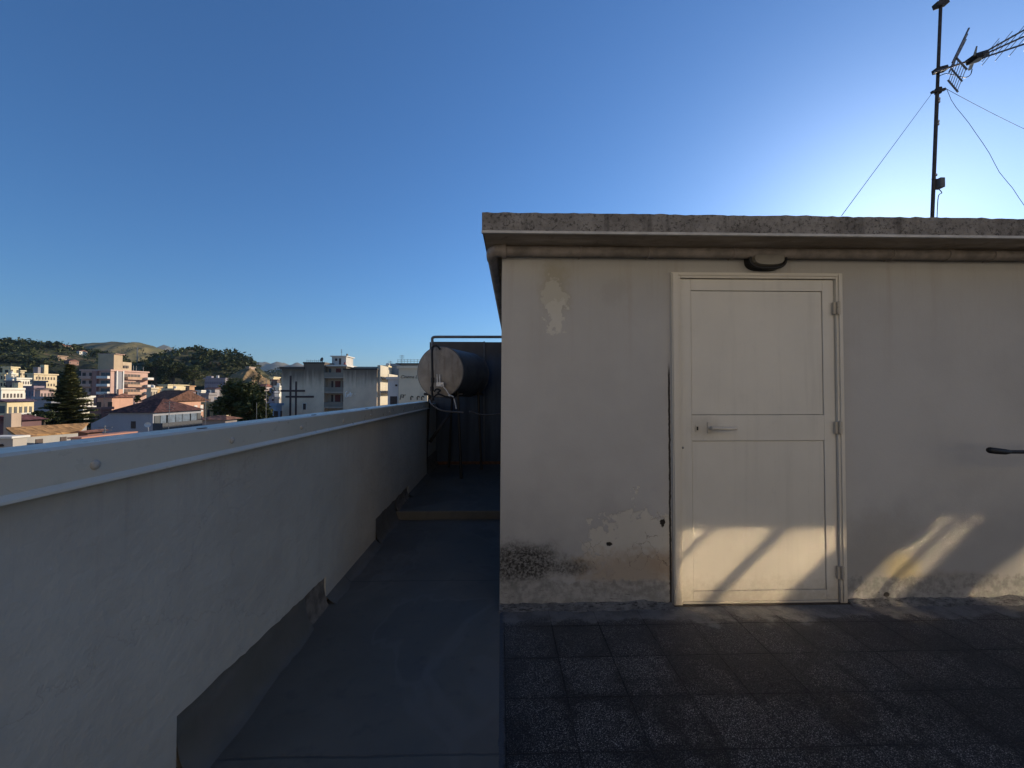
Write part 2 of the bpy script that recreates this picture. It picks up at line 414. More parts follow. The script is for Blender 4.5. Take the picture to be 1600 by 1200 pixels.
# painted membrane swept up onto the exposed foot, bare dirty render at the end of each run, a low fillet elsewhere
M_bare = simple('bare brown render', (.13, .112, .092), .95, 0, .35, 14, .7, 40)
def sweep(name, P, y0, y1, mat):
    m = MB(); n = max(2, int((y1 - y0) / .06)); rows = []
    for k in range(n + 1):
        y = y0 + (y1 - y0) * k / n; row = []
        for q, (a, c) in enumerate(P):
            e = (1 - q / (len(P) - 1)); w = mnoise.noise(Vector((y * 5, q * .7, a))) * .012 * e + mnoise.noise(Vector((y * 17, q, 3))) * .004
            row.append(m.bm.verts.new((a + w, y, max(c - .004, c + (w * .5 if 0 < q else 0)))))
        rows.append(row)
    for A_, B_ in zip(rows, rows[1:]):
        for q in range(len(P) - 1): m.bm.faces.new((A_[q], A_[q + 1], B_[q + 1], B_[q]))
    return m.build(name, mat, par, smooth=True)
def up(z0, h): return [(XP + .085, z0 + .003), (XP + .052, z0 + .010), (XP + .026, z0 + .035), (XP + .008, z0 + .085), (XP - .004, z0 + .15), (XP - .008, h), (XP - .0205, h + .004)]
def bare(z0, h): return [(XP + .028, z0 + .003), (XP + .012, z0 + .022), (XP - .004, z0 + .07), (XP - .008, z0 + .12), (XP - .010, h), (XP - .0205, h + .004)]
def low(z0, h): return [(XP + .095, z0 + .003), (XP + .055, z0 + .010), (XP + .024, z0 + h * .55), (XP + .004, z0 + h), (XP - .001, z0 + h + .002)]
sweep('membrane_upturn', up(0, .235), 1.51, 2.46, M_pf); sweep('bare_foot', bare(0, .21), 2.465, 2.725, M_bare)
sweep('floor_fillet', low(0, .055), 2.735, 3.785, M_pf); sweep('floor_fillet', low(0, .07), -9, 1.495, M_pf)
sweep('membrane_upturn', up(0, .27), 3.795, 4.49, M_pf); sweep('bare_foot', bare(.1, .27), 4.51, 5.09, M_bare)
sweep('floor_fillet', low(.1, .04), 5.11, 6.35, M_pf); sweep('bare_foot', bare(.1, .36), 6.37, 7.38, M_bare)
XC = -1.12
m = MB()
P = [(XC, 1.1675), (XC, 1.254), (XC - .008, 1.2615), (XC - .152, 1.2585), (XC - .16, 1.252), (XC - .16, 1.16), (XC - .157, 1.16), (XC - .157, 1.249), (XC - .006, 1.2515), (XC - .003, 1.249), (XC - .003, 1.166)]
Q = [(XC, 1.1675), (XC + .014, 1.155), (XC + .016, 1.149), (XC + .012, 1.149), (XC + .010, 1.154), (XC - .003, 1.166)]
m.poly_prism([Vector((a, -9.3, c)) for a, c in P], (0, 15.62, 0))
cap = m.build('metal_cap', M_cap, par)
m = MB(); m.poly_prism([Vector((a, -9.3, c)) for a, c in Q[::-1]], (0, 15.62, 0)); m.build('drip_flange', M_cap, cap)
m = MB(); m.lathe([(.0, .0095), (.007, .008), (.0125, .004), (.0145, 0), (.0145, -.003)], (XC, 1.158, 1.2), (1, 0, 0), 20)
stud = m.build('stud', simple('dull stud', (.30, .285, .25), .5, 0, .2, 30), cap, smooth=True)
for k, yy in enumerate((1.729, 2.32, 2.93, 3.53, 4.12, 4.71, 5.3, 5.88, .57)):
    s_ = copy_part(stud, cap, (0, yy - 1.158, .004 * math.sin(k * 2.3)))
m = MB(); m.box((XC - .030, 1.57, 1.2598), (XC - .016, 1.61, 1.264), .002); clip = m.build('cap_clip', M_rust, cap)
for yy in (2.52, 3.5, 4.5): copy_part(clip, cap, (0, yy - 1.59, 0))

# ---- stair shed
SH = .033                                            # the side walls run slightly off the parapet's line
XW = -.004
YB_SH = 7.0
zT = 2.345                                           # soffit height
shed = thing('stair_shed', 'low plastered rooftop stair shed with a flat concrete roof and a cream door', 'shed', (1.5, D, 0))
XE = 9.3
def side(y): return XW + SH * (y - D)
dx0, dx1 = wx(1052), wx(1312); dz1 = wz(432)
m = MB()
def vwall(m, a, b, z0, z1, t):                       # vertical wall slab from a to b (xy), thickness t to the left
    a, b = Vector((*a, 0)), Vector((*b, 0)); d = (b - a).normalized(); n = Vector((-d.y, d.x, 0)) * t
    m.poly_prism([a + Vector((0, 0, z0)), b + Vector((0, 0, z0)), b + n + Vector((0, 0, z0)), a + n + Vector((0, 0, z0))], (0, 0, z1 - z0))
# front wall with the door opening, gently uneven
front = []
pts = [Vector((XW - .006, D, 0)), Vector((dx0, D, 0)), Vector((dx0, D, dz1)), Vector((dx1, D, dz1)), Vector((dx1, D, 0)), Vector((XE, D, 0)), Vector((XE, D, zT + .1)), Vector((XW + .012, D, zT + .1))]
m.poly_prism(pts, (0, .2, 0))
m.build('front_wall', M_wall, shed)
m = MB(); vwall(m, (side(D + .201), D + .201), (side(YB_SH), YB_SH), 0, zT + .1, -.2); vwall(m, (XE - .2, D + .201), (XE - .2, YB_SH), 0, zT + .1, -.2)
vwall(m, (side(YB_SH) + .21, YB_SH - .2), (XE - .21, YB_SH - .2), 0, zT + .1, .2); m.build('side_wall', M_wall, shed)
# roof slab with a broken upper edge
YR = 2.41; zb = at(1000, 362.5, YR).z; zt = at(1000, 334.5, YR).z
def rx(y): return at(753, 340, YR).x + SH * (y - YR)
m = MB(); bm = m.bm
nx = 300; XR1 = 9.6
top, bot, tb = [], [], []
for i in range(nx + 1):
    X = rx(YR) + (XR1 - rx(YR)) * i / nx
    j = mnoise.noise(Vector((X * 17, 0, 0))) * .0045 + mnoise.noise(Vector((X * 47, 3, 0))) * .0045 + mnoise.noise(Vector((X * 3, 9, 0))) * .004
    yj = mnoise.noise(Vector((X * 29, 7, 0))) * .005
    bot.append(bm.verts.new((X, YR, zb))); top.append(bm.verts.new((X, YR + yj, zt + j)))
    tb.append(bm.verts.new((X, YR + .12, zt - .004 + j * .3)))
for i in range(nx):
    bm.faces.new((bot[i], bot[i + 1], top[i + 1], top[i])); bm.faces.new((top[i], top[i + 1], tb[i + 1], tb[i]))
bl, br = bm.verts.new((rx(YB_SH + .15), YB_SH + .15, zt)), bm.verts.new((XR1, YB_SH + .15, zt))
bl0, br0 = bm.verts.new((rx(YB_SH + .15), YB_SH + .15, zb)), bm.verts.new((XR1, YB_SH + .15, zb))
bm.faces.new(tb + [br, bl]); bm.faces.new((bot + [br0, bl0])[::-1])
bm.faces.new((bot[0], top[0], tb[0], bl, bl0)); bm.faces.new((bot[-1], br0, br, tb[-1], top[-1])); bm.faces.new((bl, br, br0, bl0))
slab = m.build('roof', M_conc, shed)
m = MB()                                             # pale drip strip under the fascia and the soffit behind it
m.box((rx(YR) - .002, YR - .006, zb - .016), (XR1, YR + .012, zb - .001)); m.build('drip_edge', M_drip, slab)
m = MB(); m.poly_prism([Vector((rx(YR) + .012, YR + .0125, zb - .001)), Vector((XR1, YR + .0125, zb - .001)), Vector((XR1, D + .04, zT)), Vector((rx(D) + .012, D + .04, zT))], (0, 0, .035))
m.poly_prism([Vector((rx(D + .04) + .012, D + .041, zT)), Vector((side(D) + .1, D + .041, zT)), Vector((side(YB_SH) + .1, YB_SH, zT)), Vector((rx(YB_SH) + .012, YB_SH, zT))], (0, 0, .03))
m.build('soffit', M_soff, shed)
m = MB(); m.box((.34, YB_SH + .151, 0), (6.5, YB_SH + 3.2, 3.95)); m.box((.30, YB_SH + .12, 3.951), (6.6, YB_SH + 3.3, 4.1)); m.build('shade_block', M_wall, shed)  # hidden block added to keep the sun off the tank and parapet end
# drain pipe under the eaves, its elbow, collar and brackets
zp = at(1000, 394, D - .05).z; rp = .034; yp = D - .045
xe = at(772, 394, yp).x
m = MB(); m.tube([(xe + .05, yp, zp), (XE, yp, zp)], rp, 16)
dp = m.build('drain_pipe', M_pvc, shed, smooth=True, sharp=40)
m = MB(); m.tube(curve_pts([(xe + .06, yp, zp), (xe + .012, yp, zp), (xe - .012, yp + .03, zp - .006), (xe - .012, yp + .10, zp - .02)], 6), rp * 1.13, 16)
m.tube([(xe + .045, yp, zp), (xe + .075, yp, zp)], rp * 1.3, 16); m.build('elbow', M_pvc, dp, smooth=True, sharp=40)
m = MB(); m.tube([(xe - .012, yp + .08, zp - .02), (xe - .012 + SH * 4, yp + 4.1, zp - .06)], rp, 14); m.build('side_pipe', M_pvc, dp, smooth=True, sharp=40)
m = MB(); m.tube([(wx(1470), yp, zp), (wx(1478), yp, zp)], rp * 1.16, 16); col = m.build('pipe_collar', M_pvc, dp, smooth=True, sharp=40)
m = MB()
for k in range(14):
    a0, a1 = -math.pi * .95 + 1.9 * math.pi * k / 14, 0
ring = [(wx(790), yp + math.cos(a) * (rp + .003), zp + math.sin(a) * (rp + .003)) for a in [2 * math.pi * k / 18 for k in range(19)]]
m.tube(ring, .004, 6); m.tube([(wx(790), yp + rp, zp - .02), (wx(790), D + .02, zp - .05)], .004, 6)
br = m.build('pipe_clamp', M_pvc, dp)
for px in (905, 1010, 1140, 1385, 1540): copy_part(br, dp, (wx(px) - wx(790), 0, 0))
# door
door = MB()
fx0, fx1, fz1 = wx(1048.5), wx(1315), wz(427.5)
lx0, lx1, lz0, lz1 = wx(1063), wx(1304), wz(938), wz(437)
fr = MB()
yo = D - .022
def strip(m, x0, x1, z0, z1, y0, y1, bev=.0): m.box((x0, y0, z0), (x1, y1, z1), bev)
strip(fr, fx0, lx0 - .003, .012, fz1, yo, D + .06, .004); strip(fr, lx1 + .003, fx1, .012, fz1, yo, D + .06, .004)
strip(fr, lx0 - .0025, lx1 + .0025, lz1 + .003, fz1, yo + .0005, D + .06, .004)
strip(fr, wx(1050), wx(1058), .02, fz1 - .01, yo - .008, yo - .0005, .002)
strip(fr, wx(1308), wx(1313), .02, fz1 - .01, yo - .008, yo - .0005, .002)
strip(fr, wx(1058.3), wx(1307.7), fz1 - .022, fz1 - .008, yo - .006, yo - .0005, .002)
door = thing('door', '', '', (lx1, D, 0)); 
for k in ('label', 'category'): del door[k]
child(door, shed); door.location = (lx1, D, 0)
fr.build('door_frame', M_frame, door)
# leaf: stiles and rails proud of two sheet panels
yl = D - .004
px0, px1 = wx(1080.5), wx(1286); pz = [wz(922), wz(689), wz(648), wz(455)]
lf = MB()
strip(lf, lx0, px0 - .002, lz0, lz1, yl, D + .035, .003); strip(lf, px1 + .002, lx1, lz0, lz1, yl, D + .035, .003)
strip(lf, px0 - .0015, px1 + .0015, lz0, pz[0] - .002, yl + .0004, D + .035, .003)
strip(lf, px0 - .0015, px1 + .0015, pz[1] + .002, pz[2] - .002, yl + .0004, D + .035, .003)
strip(lf, px0 - .0015, px1 + .0015, pz[3] + .002, lz1, yl + .0004, D + .035, .003)
strip(lf, lx0 + .004, lx1 - .004, lz0 - .016, lz0 - .001, yl - .006, D + .03, .002)
lf.build('door_leaf', M_door, door)
for z0, z1 in ((pz[0], pz[1]), (pz[2], pz[3])):
    pn = MB(); strip(pn, px0 + .001, px1 - .001, z0 + .001, z1 - .001, yl + .006, D + .03, .003); pn.build('door_panel', M_door, door)
bk = MB(); strip(bk, lx0 - .002, lx1 + .002, .0, lz1 + .002, D + .036, D + .055); bk.build('door_backing', M_groove, door)
# handle
hx, hz = wx(1107), wz(668)
m = MB(); m.box((hx - .013, yl - .009, hz - .036), (hx + .013, yl - .0005, hz + .036), .004)
m.lathe([(.011, 0), (.011, .045), (.0, .046)], (hx, yl - .005, hz), (0, -1, 0), 16)
hp = curve_pts([(hx - .008, yl - .05, hz), (hx + .03, yl - .052, hz - .001), (hx + .10, yl - .05, hz - .003), (hx + .158, yl - .047, hz - .002)], 5)
m.tube(hp, [.0115] * 3 + [.0105] * (len(hp) - 3), 12); m.build('door_handle', M_frame, door, smooth=True, sharp=50)
kx, kz = wx(1088), wz(669)
m = MB(); m.box((kx - .012, yl - .006, kz - .022), (kx + .012, yl - .0006, kz + .022), .003); kp = m.build('lock_plate', M_frame, door)
m = MB(); m.box((kx - .0055, yl - .0085, kz - .012), (kx + .0055, yl - .0062, kz + .012), .0015); m.build('keyhole', M_dark, door)
m = MB(); m.lathe([(.0, .005), (.006, .004), (.008, 0)], (wx(1066), yl - .0005, wz(699)), (0, -1, 0), 12); m.build('screw_cap', M_galv, door, smooth=True)
hxx = wx(1306)
m = MB(); m.tube([(hxx, yo - .012, -.042), (hxx, yo - .012, -.002)], .010, 12); m.tube([(hxx, yo - .012, .002), (hxx, yo - .012, .042)], .010, 12)
m.tube([(hxx, yo - .012, -.0465), (hxx, yo - .012, .0465)], .005, 8); m.box((hxx - .026, yo - .003, -.04), (hxx + .02, yo + .01, .04))
hg = m.build('hinge', metal_paint('worn hinge paint', (.40, .36, .29), .45, .7), door, smooth=True, sharp=40)
hg.location.z += wz(482)
for py in (668, 894): copy_part(hg, door, (0, 0, wz(py) - wz(482)))
# threshold lip
m = MB(); m.box((fx0 - .004, D - .03, .007), (fx1 + .01, D + .06, .0125)); m.build('threshold', M_rust, door)
# mortar fillet along the wall foot
m = MB()
for x0, x1 in ((XW - .01, fx0 - .006), (fx1 + .012, XE)):
    n = int((x1 - x0) / .03); a = []; b_ = []; c_ = []
    for k in range(n + 1):
        X = x0 + (x1 - x0) * k / n
        hgt = .03 + .018 * mnoise.noise(Vector((X * 6, 0, 1))) + .008 * mnoise.noise(Vector((X * 25, 0, 2)))
        dep = .075 + .035 * mnoise.noise(Vector((X * 5, 3, 1))) + .012 * mnoise.noise(Vector((X * 21, 3, 2)))
        a.append(m.bm.verts.new((X, D - .0005, hgt))); b_.append(m.bm.verts.new((X, D - dep * .45, hgt * .45 + .004))); c_.append(m.bm.verts.new((X, D - dep, .003)))
    for k in range(n):
        m.bm.faces.new((a[k], a[k + 1], b_[k + 1], b_[k])); m.bm.faces.new((b_[k], b_[k + 1], c_[k + 1], c_[k]))
b = NB('grey mortar'); n1 = b.noise(18, 6, .7); n2 = b.noise(1.0, 5, .75, b.scale(b.P(), (22, 60, 60)))
M_mort = b.out(b.mix(b.mul(b.step(n2, .53, .60), .85), b.mix(b.step(n1, .35, .65), (.095, .093, .088), (.18, .175, .165)), (.03, .03, .03)), .95, 0, b.bump(b.add(n1, n2), .9, .01), .2)
m.build('mortar_fillet', M_mort, shed, smooth=True)
# bulkhead lamp over the door
lc = Vector((wx(1194), D, wz(409)))
lamp = thing('wall_lamp', 'oval dark bulkhead wall lamp over the cream door', 'lamp', lc)
def oval(m, a, bb, y0, y1, a2, b2, seg=36):
    r0 = [m.bm.verts.new((lc.x + math.copysign(abs(math.cos(t)) ** .7, math.cos(t)) * a, y0, lc.z + math.copysign(abs(math.sin(t)) ** .8, math.sin(t)) * bb)) for t in [2 * math.pi * k / seg for k in range(seg)]]
    r1 = [m.bm.verts.new((lc.x + math.copysign(abs(math.cos(t)) ** .7, math.cos(t)) * a2, y1, lc.z + math.copysign(abs(math.sin(t)) ** .8, math.sin(t)) * b2)) for t in [2 * math.pi * k / seg for k in range(seg)]]
    for k in range(seg): m.bm.faces.new((r0[k], r0[(k + 1) % seg], r1[(k + 1) % seg], r1[k]))
    return r0, r1
m = MB(); r0, r1 = oval(m, .128, .066, D, D - .05, .122, .060); m.bm.faces.new(r0); m.bm.faces.new(r1); m.build('lamp_base', M_dark, lamp, smooth=True, sharp=40)
m = MB(); r0, r1 = oval(m, .108, .048, D - .0505, D - .075, .098, .040); m.bm.faces.new(r0); m.bm.faces.new(r1); m.build('lamp_glass', M_glassm, lamp, smooth=True, sharp=40)
m = MB()
seg = 36
ringp = [(lc.x + math.copysign(abs(math.cos(t)) ** .7, math.cos(t)) * .12, D - .055, lc.z + math.copysign(abs(math.sin(t)) ** .8, math.sin(t)) * .058) for t in [2 * math.pi * k / seg for k in range(seg + 1)]]
m.tube(ringp, .010, 8); m.build('lamp_rim', M_dark, lamp, smooth=True)
# black rod at the right edge
yr = D - .22
rodt = MB()
a0, a1, a2, a3 = at(1544, 703.5, yr), at(1571, 706, yr), at(1578, 706, yr), at(1790, 707.5, yr)
rod = thing('rod', 'black rod with a thick rounded grip reaching in before the right wall', 'rod', a3)
m = MB(); m.tube([a0 + Vector((0, 0, 0)), a0 + Vector((.004, 0, 0)), a0 + Vector((.012, 0, 0)), a0.lerp(a1, .5), a1, a2], [.009, .016, .0195, .0195, .0175, .0115], 14); m.build('grip', M_dark, rod, smooth=True, sharp=50)
m = MB(); m.tube([a2, a3], .0112, 12); m.tube([a3 + Vector((-.012, 0, 0)), Vector((a3.x - .012, D + .02, a3.z))], .012, 10); m.build('shaft', M_dark, rod, smooth=True, sharp=50)
# ================================================================== aerial mast on the shed roof
YM = 4.1
pb, pt = at(1457, 330, YM), at(1470, 4, YM)
dirm = (pt - pb).normalized()
base = pb - dirm * ((pb.z - zt) / dirm.z)
mast = thing('antenna_mast', 'thin dark steel aerial mast with guy wires standing on the shed roof', 'mast', base)
M_mast = simple('dark mast steel', (.05, .046, .044), .7, .3, .3, 20)
M_alu = simple('dull aluminium', (.16, .16, .165), .45, .7, .3, 20)
topm = pt + dirm * .35
mid = base.lerp(topm, .62)
m = MB(); m.tube([base, mid], .0165, 12); m.tube([mid - dirm * .1, topm], .0145, 12); m.build('pole', M_mast, mast, smooth=True, sharp=40)
m = MB(); m.box((base.x - .1, base.y - .1, zt - .003), (base.x + .1, base.y + .1, zt + .012)); m.tube([base, base + dirm * .22], .028, 12); m.build('base_plate', M_rust, mast)
cl = at(1466, 142, YM)
m = MB(); m.box((cl.x - .075, cl.y - .012, cl.z - .012), (cl.x + .075, cl.y + .012, cl.z + .012), 0, Matrix.Translation(cl) @ Matrix.Rotation(R(-14), 4, 'Y') @ Matrix.Translation(-cl)); m.tube([cl - dirm * .025, cl + dirm * .025], .03, 12); m.build('guy_collar', M_mast, mast)
for k, dz in enumerate((.09, .12, .33, .36, .9)):
    m = MB(); q = cl - dirm * dz; m.tube([q + dirm * .008, q - dirm * .008], .0195, 10); m.build('tape_band', simple('pale tape', (.42, .41, .40), .6), mast)
gl = at(1456, 146, YM); gr = at(1477, 138, YM)
def wire(name, a, b_, sag, parent, r=.002, wav=0):
    n = 14; P = []
    for k in range(n + 1):
        t = k / n; p = Vector(a).lerp(Vector(b_), t); p.z -= sag * 4 * t * (1 - t)
        if wav: p += Vector((mnoise.noise(p * 3), 0, mnoise.noise(p * 3 + Vector((5, 0, 0))))) * wav
        P.append(p)
    m = MB(); m.tube(P, r, 6); return m.build(name, M_mast, parent, smooth=True)
e1 = at(1315, 337, 2.52)
wire('guy_wire', gl, e1, .0, mast)
g2 = at(1600, 312, 3.7); wire('guy_wire', gr, gr + (g2 - gr) * 1.12, .05, mast, .002, .05)
g3 = at(1600, 194, 4.6); wire('guy_wire', gr, gr + (g3 - gr) * 2.6, .06, mast)
ac = at(1462.5, 288, YM)
m = MB(); m.box((ac.x - .005, ac.y - .05, ac.z - .05), (ac.x + .045, ac.y + .02, ac.z + .05), .006); amp = m.build('amplifier_box', simple('grey amplifier plastic', (.09, .09, .09), .6), mast)
m = MB()
for dz in (.055, -.045): m.tube([ac + Vector((-.045, 0, dz)), ac + Vector((.03, 0, dz))], .005, 6)
m.tube(curve_pts([ac + Vector((.03, 0, -.05)), ac + Vector((.06, 0, -.09)), ac + Vector((.01, -.01, -.14)), ac + Vector((0, 0, -.4))], 5), .004, 6)
m.build('amplifier_bracket', M_mast, mast)
tcp = at(1469, 6, YM)
m = MB(); m.box((tcp.x - .06, tcp.y - .03, tcp.z - .03), (tcp.x + .07, tcp.y + .03, tcp.z + .02), .005, Matrix.Translation(tcp) @ Matrix.Rotation(R(-20), 4, 'Y') @ Matrix.Translation(-tcp)); m.build('top_clamp', M_mast, mast)
# ---- triple boom aerial
ab = at(1462, 113, YM); 
ant = thing('tv_antenna', 'triple boom television aerial with grid reflector clamped to the dark mast', 'aerial', ab)
def ap(px, py, dy=0.0): return at(px, py, YM + dy)
# boom comes towards the viewer and to the right
def onboom(t): return ap(1462 + (1520 - 1462) * t, 112 + (93 - 112) * t, -.10 * t - .05)
m = MB(); m.tube([ap(1460, 113, -.05), onboom(1.05)], .0095, 10); m.build('boom', M_alu, ant, smooth=True, sharp=40)
m = MB(); c0 = ap(1470, 109, -.03)
m.box((c0.x - .07, c0.y - .03, c0.z - .022), (c0.x + .055, c0.y + .03, c0.z + .022), .006, Matrix.Translation(c0) @ Matrix.Rotation(R(-15), 4, 'Y') @ Matrix.Translation(-c0)); m.build('mast_clamp', M_mast, ant)
joint = ap(1486, 104, -.08)
def grid_panel(corners, rods, name):
    """reflector half: two end rails and rods between them"""
    a, b_, c, d = corners
    m = MB()
    for p, q in ((a, b_), (c, d)): m.tube([p, q], .0085, 6)
    mp, mq = a.lerp(c, .5), b_.lerp(d, .5); m.tube([mp, mq], .0075, 6)
    for k in range(rods): t = (k + .5) / rods; m.tube([a.lerp(b_, t), c.lerp(d, t)], .0035, 5)
    return m.build(name, M_alu, ant)
# lower half: rails run down right, rods between; upper half: seen nearly edge on
grid_panel((ap(1493, 89, -.28), ap(1511, 109, -.30), ap(1481, 125, .12), ap(1497, 144, .10)), 6, 'reflector_panel')
grid_panel((ap(1488, 98, -.30), ap(1514, 44, -.34), ap(1483, 113, .1), ap(1509, 62, .08)), 6, 'reflector_panel')
db = ap(1524, 91, -.16)
m = MB(); m.box((db.x - .05, db.y - .05, db.z - .028), (db.x + .09, db.y + .05, db.z + .028), .008, Matrix.Translation(db) @ Matrix.Rotation(R(-18), 4, 'Y') @ Matrix.Translation(-db)); dip = m.build('dipole_box', M_dark, ant)
m = MB(); m.tube([ap(1526, 73, -.45), ap(1522, 90, -.16), ap(1515, 108, .12)], [.006, .012, .014], 8); m.tube([ap(1522, 90, -.16), ap(1516, 107, .1)], .016, 8); m.tube([ap(1526, 73, -.45), ap(1521, 88, -.2)], .006, 8); m.build('dipole', M_dark, ant)
m = MB(); m.tube(curve_pts([ap(1519, 108, -.1), ap(1516, 117, -.1), ap(1507, 121, -.07), ap(1490, 117, -.02), ap(1474, 116, 0), ap(1465, 130, 0), ap(1464, 200, 0)], 6), .004, 6); m.build('coax_cable', M_dark, ant)
for (y1_, y2_) in ((83.5, 47), (86.5, 57), (90.5, 69)):
    pA, pB = ap(1535, y1_, -.2), ap(1640, y1_ + (y2_ - y1_) * 105 / 65, -.62)
    m = MB(); m.tube([pA, pB], .0085, 8); bo = m.build('director_boom', M_alu, ant, smooth=True, sharp=40)
    m = MB()
    for k in range(5):
        t = .13 + k * .21; q = pA.lerp(pB, t); v = Vector((.022, -.06, .062)) * (.95 - .05 * k)
        m.tube([q - v, q + v], .003, 5)
    m.build('director_rod', M_alu, bo)

# ================================================================== water tank corner
YT = 6.15
tc = at(687, 581, YT); rt = 40.5 / F * YT
yaw = R(20); ax = Vector((math.sin(yaw), math.cos(yaw), 0))
b = NB('stained beige tank steel'); tn = b.noise(5, 5, .65); ts = b.noise(1.0, 5, .7, b.scale(b.P(), (20, 20, 1.6)))
c = b.mix(b.step(tn, .3, .7), (.20, .172, .138), (.30, .262, .212)); c = b.mix(b.mul(b.step(ts, .5, .72), .6), c, (.12, .085, .06)); c = b.mix(b.mul(b.step(b.noise(40, 4, .7), .64, .7), .6), c, (.08, .06, .045))
M_tank = b.out(c, .7, 0, b.bump(tn, .35, .02), .25)
M_tankd = simple('dark tank steel', (.085, .085, .085), .6, .2, .3, 4, .2, 20)
tank = thing('water_tank', 'round beige water tank lying on its side past the parapet end', 'tank', (tc.x, YT + .5, .1))
m = MB(); m.lathe([(0, -.045), (rt * .45, -.038), (rt * .8, -.02), (rt * .97, .004)], tc, ax, 48); face = m.build('end_plate', M_tank, tank, smooth=True)
m = MB(); m.lathe([(rt * .97, .005), (rt, .01), (rt, .03), (rt * .975, .034), (rt * .975, 1.0), (rt, 1.005), (rt, 1.03), (rt * .9, 1.05), (0, 1.09)], tc, ax, 48); m.build('drum', M_tankd, tank, smooth=True, sharp=40)
m = MB()
for dd in (.12, .9):
    q = tc + ax * dd; sd = Vector((ax.y, -ax.x, 0))
    for s_ in (-1, 1): m.tube([q + sd * s_ * rt * .62 + Vector((0, 0, -rt * .75)), Vector(((q + sd * s_ * rt * .78).x, (q + sd * s_ * rt * .78).y, .1))], .02, 6)
    a_, b_ = q - sd * rt * .85 + Vector((0, 0, -rt * .86)), q + sd * rt * .85 + Vector((0, 0, -rt * .86)); m.tube([a_, b_], .022, 6)
m.build('stand', M_dark, tank)
# valve cluster
M_brass = simple('pale valve metal', (.62, .60, .55), .45, .2, .25, 30)
yv = YT - .11
def tp(px, py, dy=0): return at(px, py, yv + dy)
m = MB(); m.tube([tp(683.5, 600), tp(683, 585)], .009, 8); m.tube([tp(687.5, 602), tp(687, 585)], .009, 8); m.tube([tp(688, 600, .08), tp(690, 603, -.02)], .02, 10)
m.box(tp(684, 602) - Vector((.02, .02, .015)), tp(692, 599) + Vector((.015, .02, .015)), .005); m.build('tap', M_brass, tank)
m = MB(); m.tube(curve_pts([tp(690, 602), tp(697, 609), tp(702, 617), tp(708, 620), tp(711, 629), tp(713, 639)], 5), .0085, 8); m.tube([tp(700.5, 617), tp(703.5, 618.5)], .016, 8); m.build('feed_pipe', M_brass, tank, smooth=True, sharp=40)
m = MB(); m.tube(curve_pts([tp(676, 535, .05), tp(675, 552, .0), tp(675.5, 575, -.02), tp(676, 595, -.02), tp(675, 612, 0), tp(677, 626, .02)], 6), .018, 10); m.tube([tp(676, 590), tp(676, 598)], .027, 10); m.tube([tp(675, 604), tp(675, 611)], .027, 10); m.build('black_hose', M_dark, tank, smooth=True, sharp=40)
m = MB(); m.tube(curve_pts([tp(678, 612), tp(682, 608), tp(688, 610), tp(684, 614), tp(690, 617), tp(700, 621), tp(712, 622)], 5), .012, 8); m.tube(curve_pts([tp(676, 622), tp(684, 616), tp(694, 619), tp(700, 622)], 5), .012, 8); m.build('small_hose', M_dark, tank, smooth=True, sharp=40)
m = MB(); m.tube(curve_pts([tp(676, 541, .02), tp(682, 540, 0), tp(688, 546, 0)], 4), .014, 8); m.build('small_hose', M_dark, tank, smooth=True)
# grey overhead pipe
M_gp = simple('grey pipe', (.10, .11, .125), .5, 0, .2, 10)
yg = YT - .08
pr = MB(); pr.tube([at(675.5, 547, yg)] + curve_pts([at(675.5, 535, yg), at(675.5, 529, yg), at(678, 526.8, yg), at(685, 526.4, yg)], 4) + [at(790, 526.5, yg)], .0205, 10)
gp = pr.build('overhead_pipe', M_gp, None, smooth=True, sharp=60)
tag(gp, 'grey water pipe bending above the round tank towards the shed wall', 'pipe')
yh = YT - .16
hm = MB(); hm.tube(curve_pts([at(671, 625, yh + .06), at(674, 631, yh), at(681, 637, yh), at(693, 642, yh), at(708, 643.5, yh + .05), at(724, 644.5, yh + .1)], 6), .0135, 8)
ho = hm.build('garden_hose', simple('grey hose', (.13, .125, .12), .55, 0, .2, 12), None, smooth=True)
tag(ho, 'sagging grey hose hanging below the round tank', 'hose')
hm = MB(); hm.tube(curve_pts([at(737, 643.5, yh + .1), at(745, 646.5, yh + .1), at(758, 648.5, yh + .1), at(772, 647.5, yh + .1), at(792, 645, yh + .1)], 6), .0115, 8); hm.tube([at(733, 643.5, yh + .1), at(738, 643.5, yh + .1)], .02, 8)
ho2 = hm.build('garden_hose', simple('dark hose', (.06, .06, .06), .5, 0, .2, 12), None, smooth=True)
tag(ho2, 'dark hose with a pale end running to the shed corner', 'hose')
hm = MB(); hm.tube([at(704, 646, yh + .25), at(687, 668, yh + .15), at(672, 690, 6.2)], .028, 8)
dg = hm.build('drain_tube', simple('dark grey tube', (.035, .034, .034), .6, 0, .2, 12), None, smooth=True)
tag(dg, 'dark slanting tube going down from the tank to the parapet foot', 'pipe')
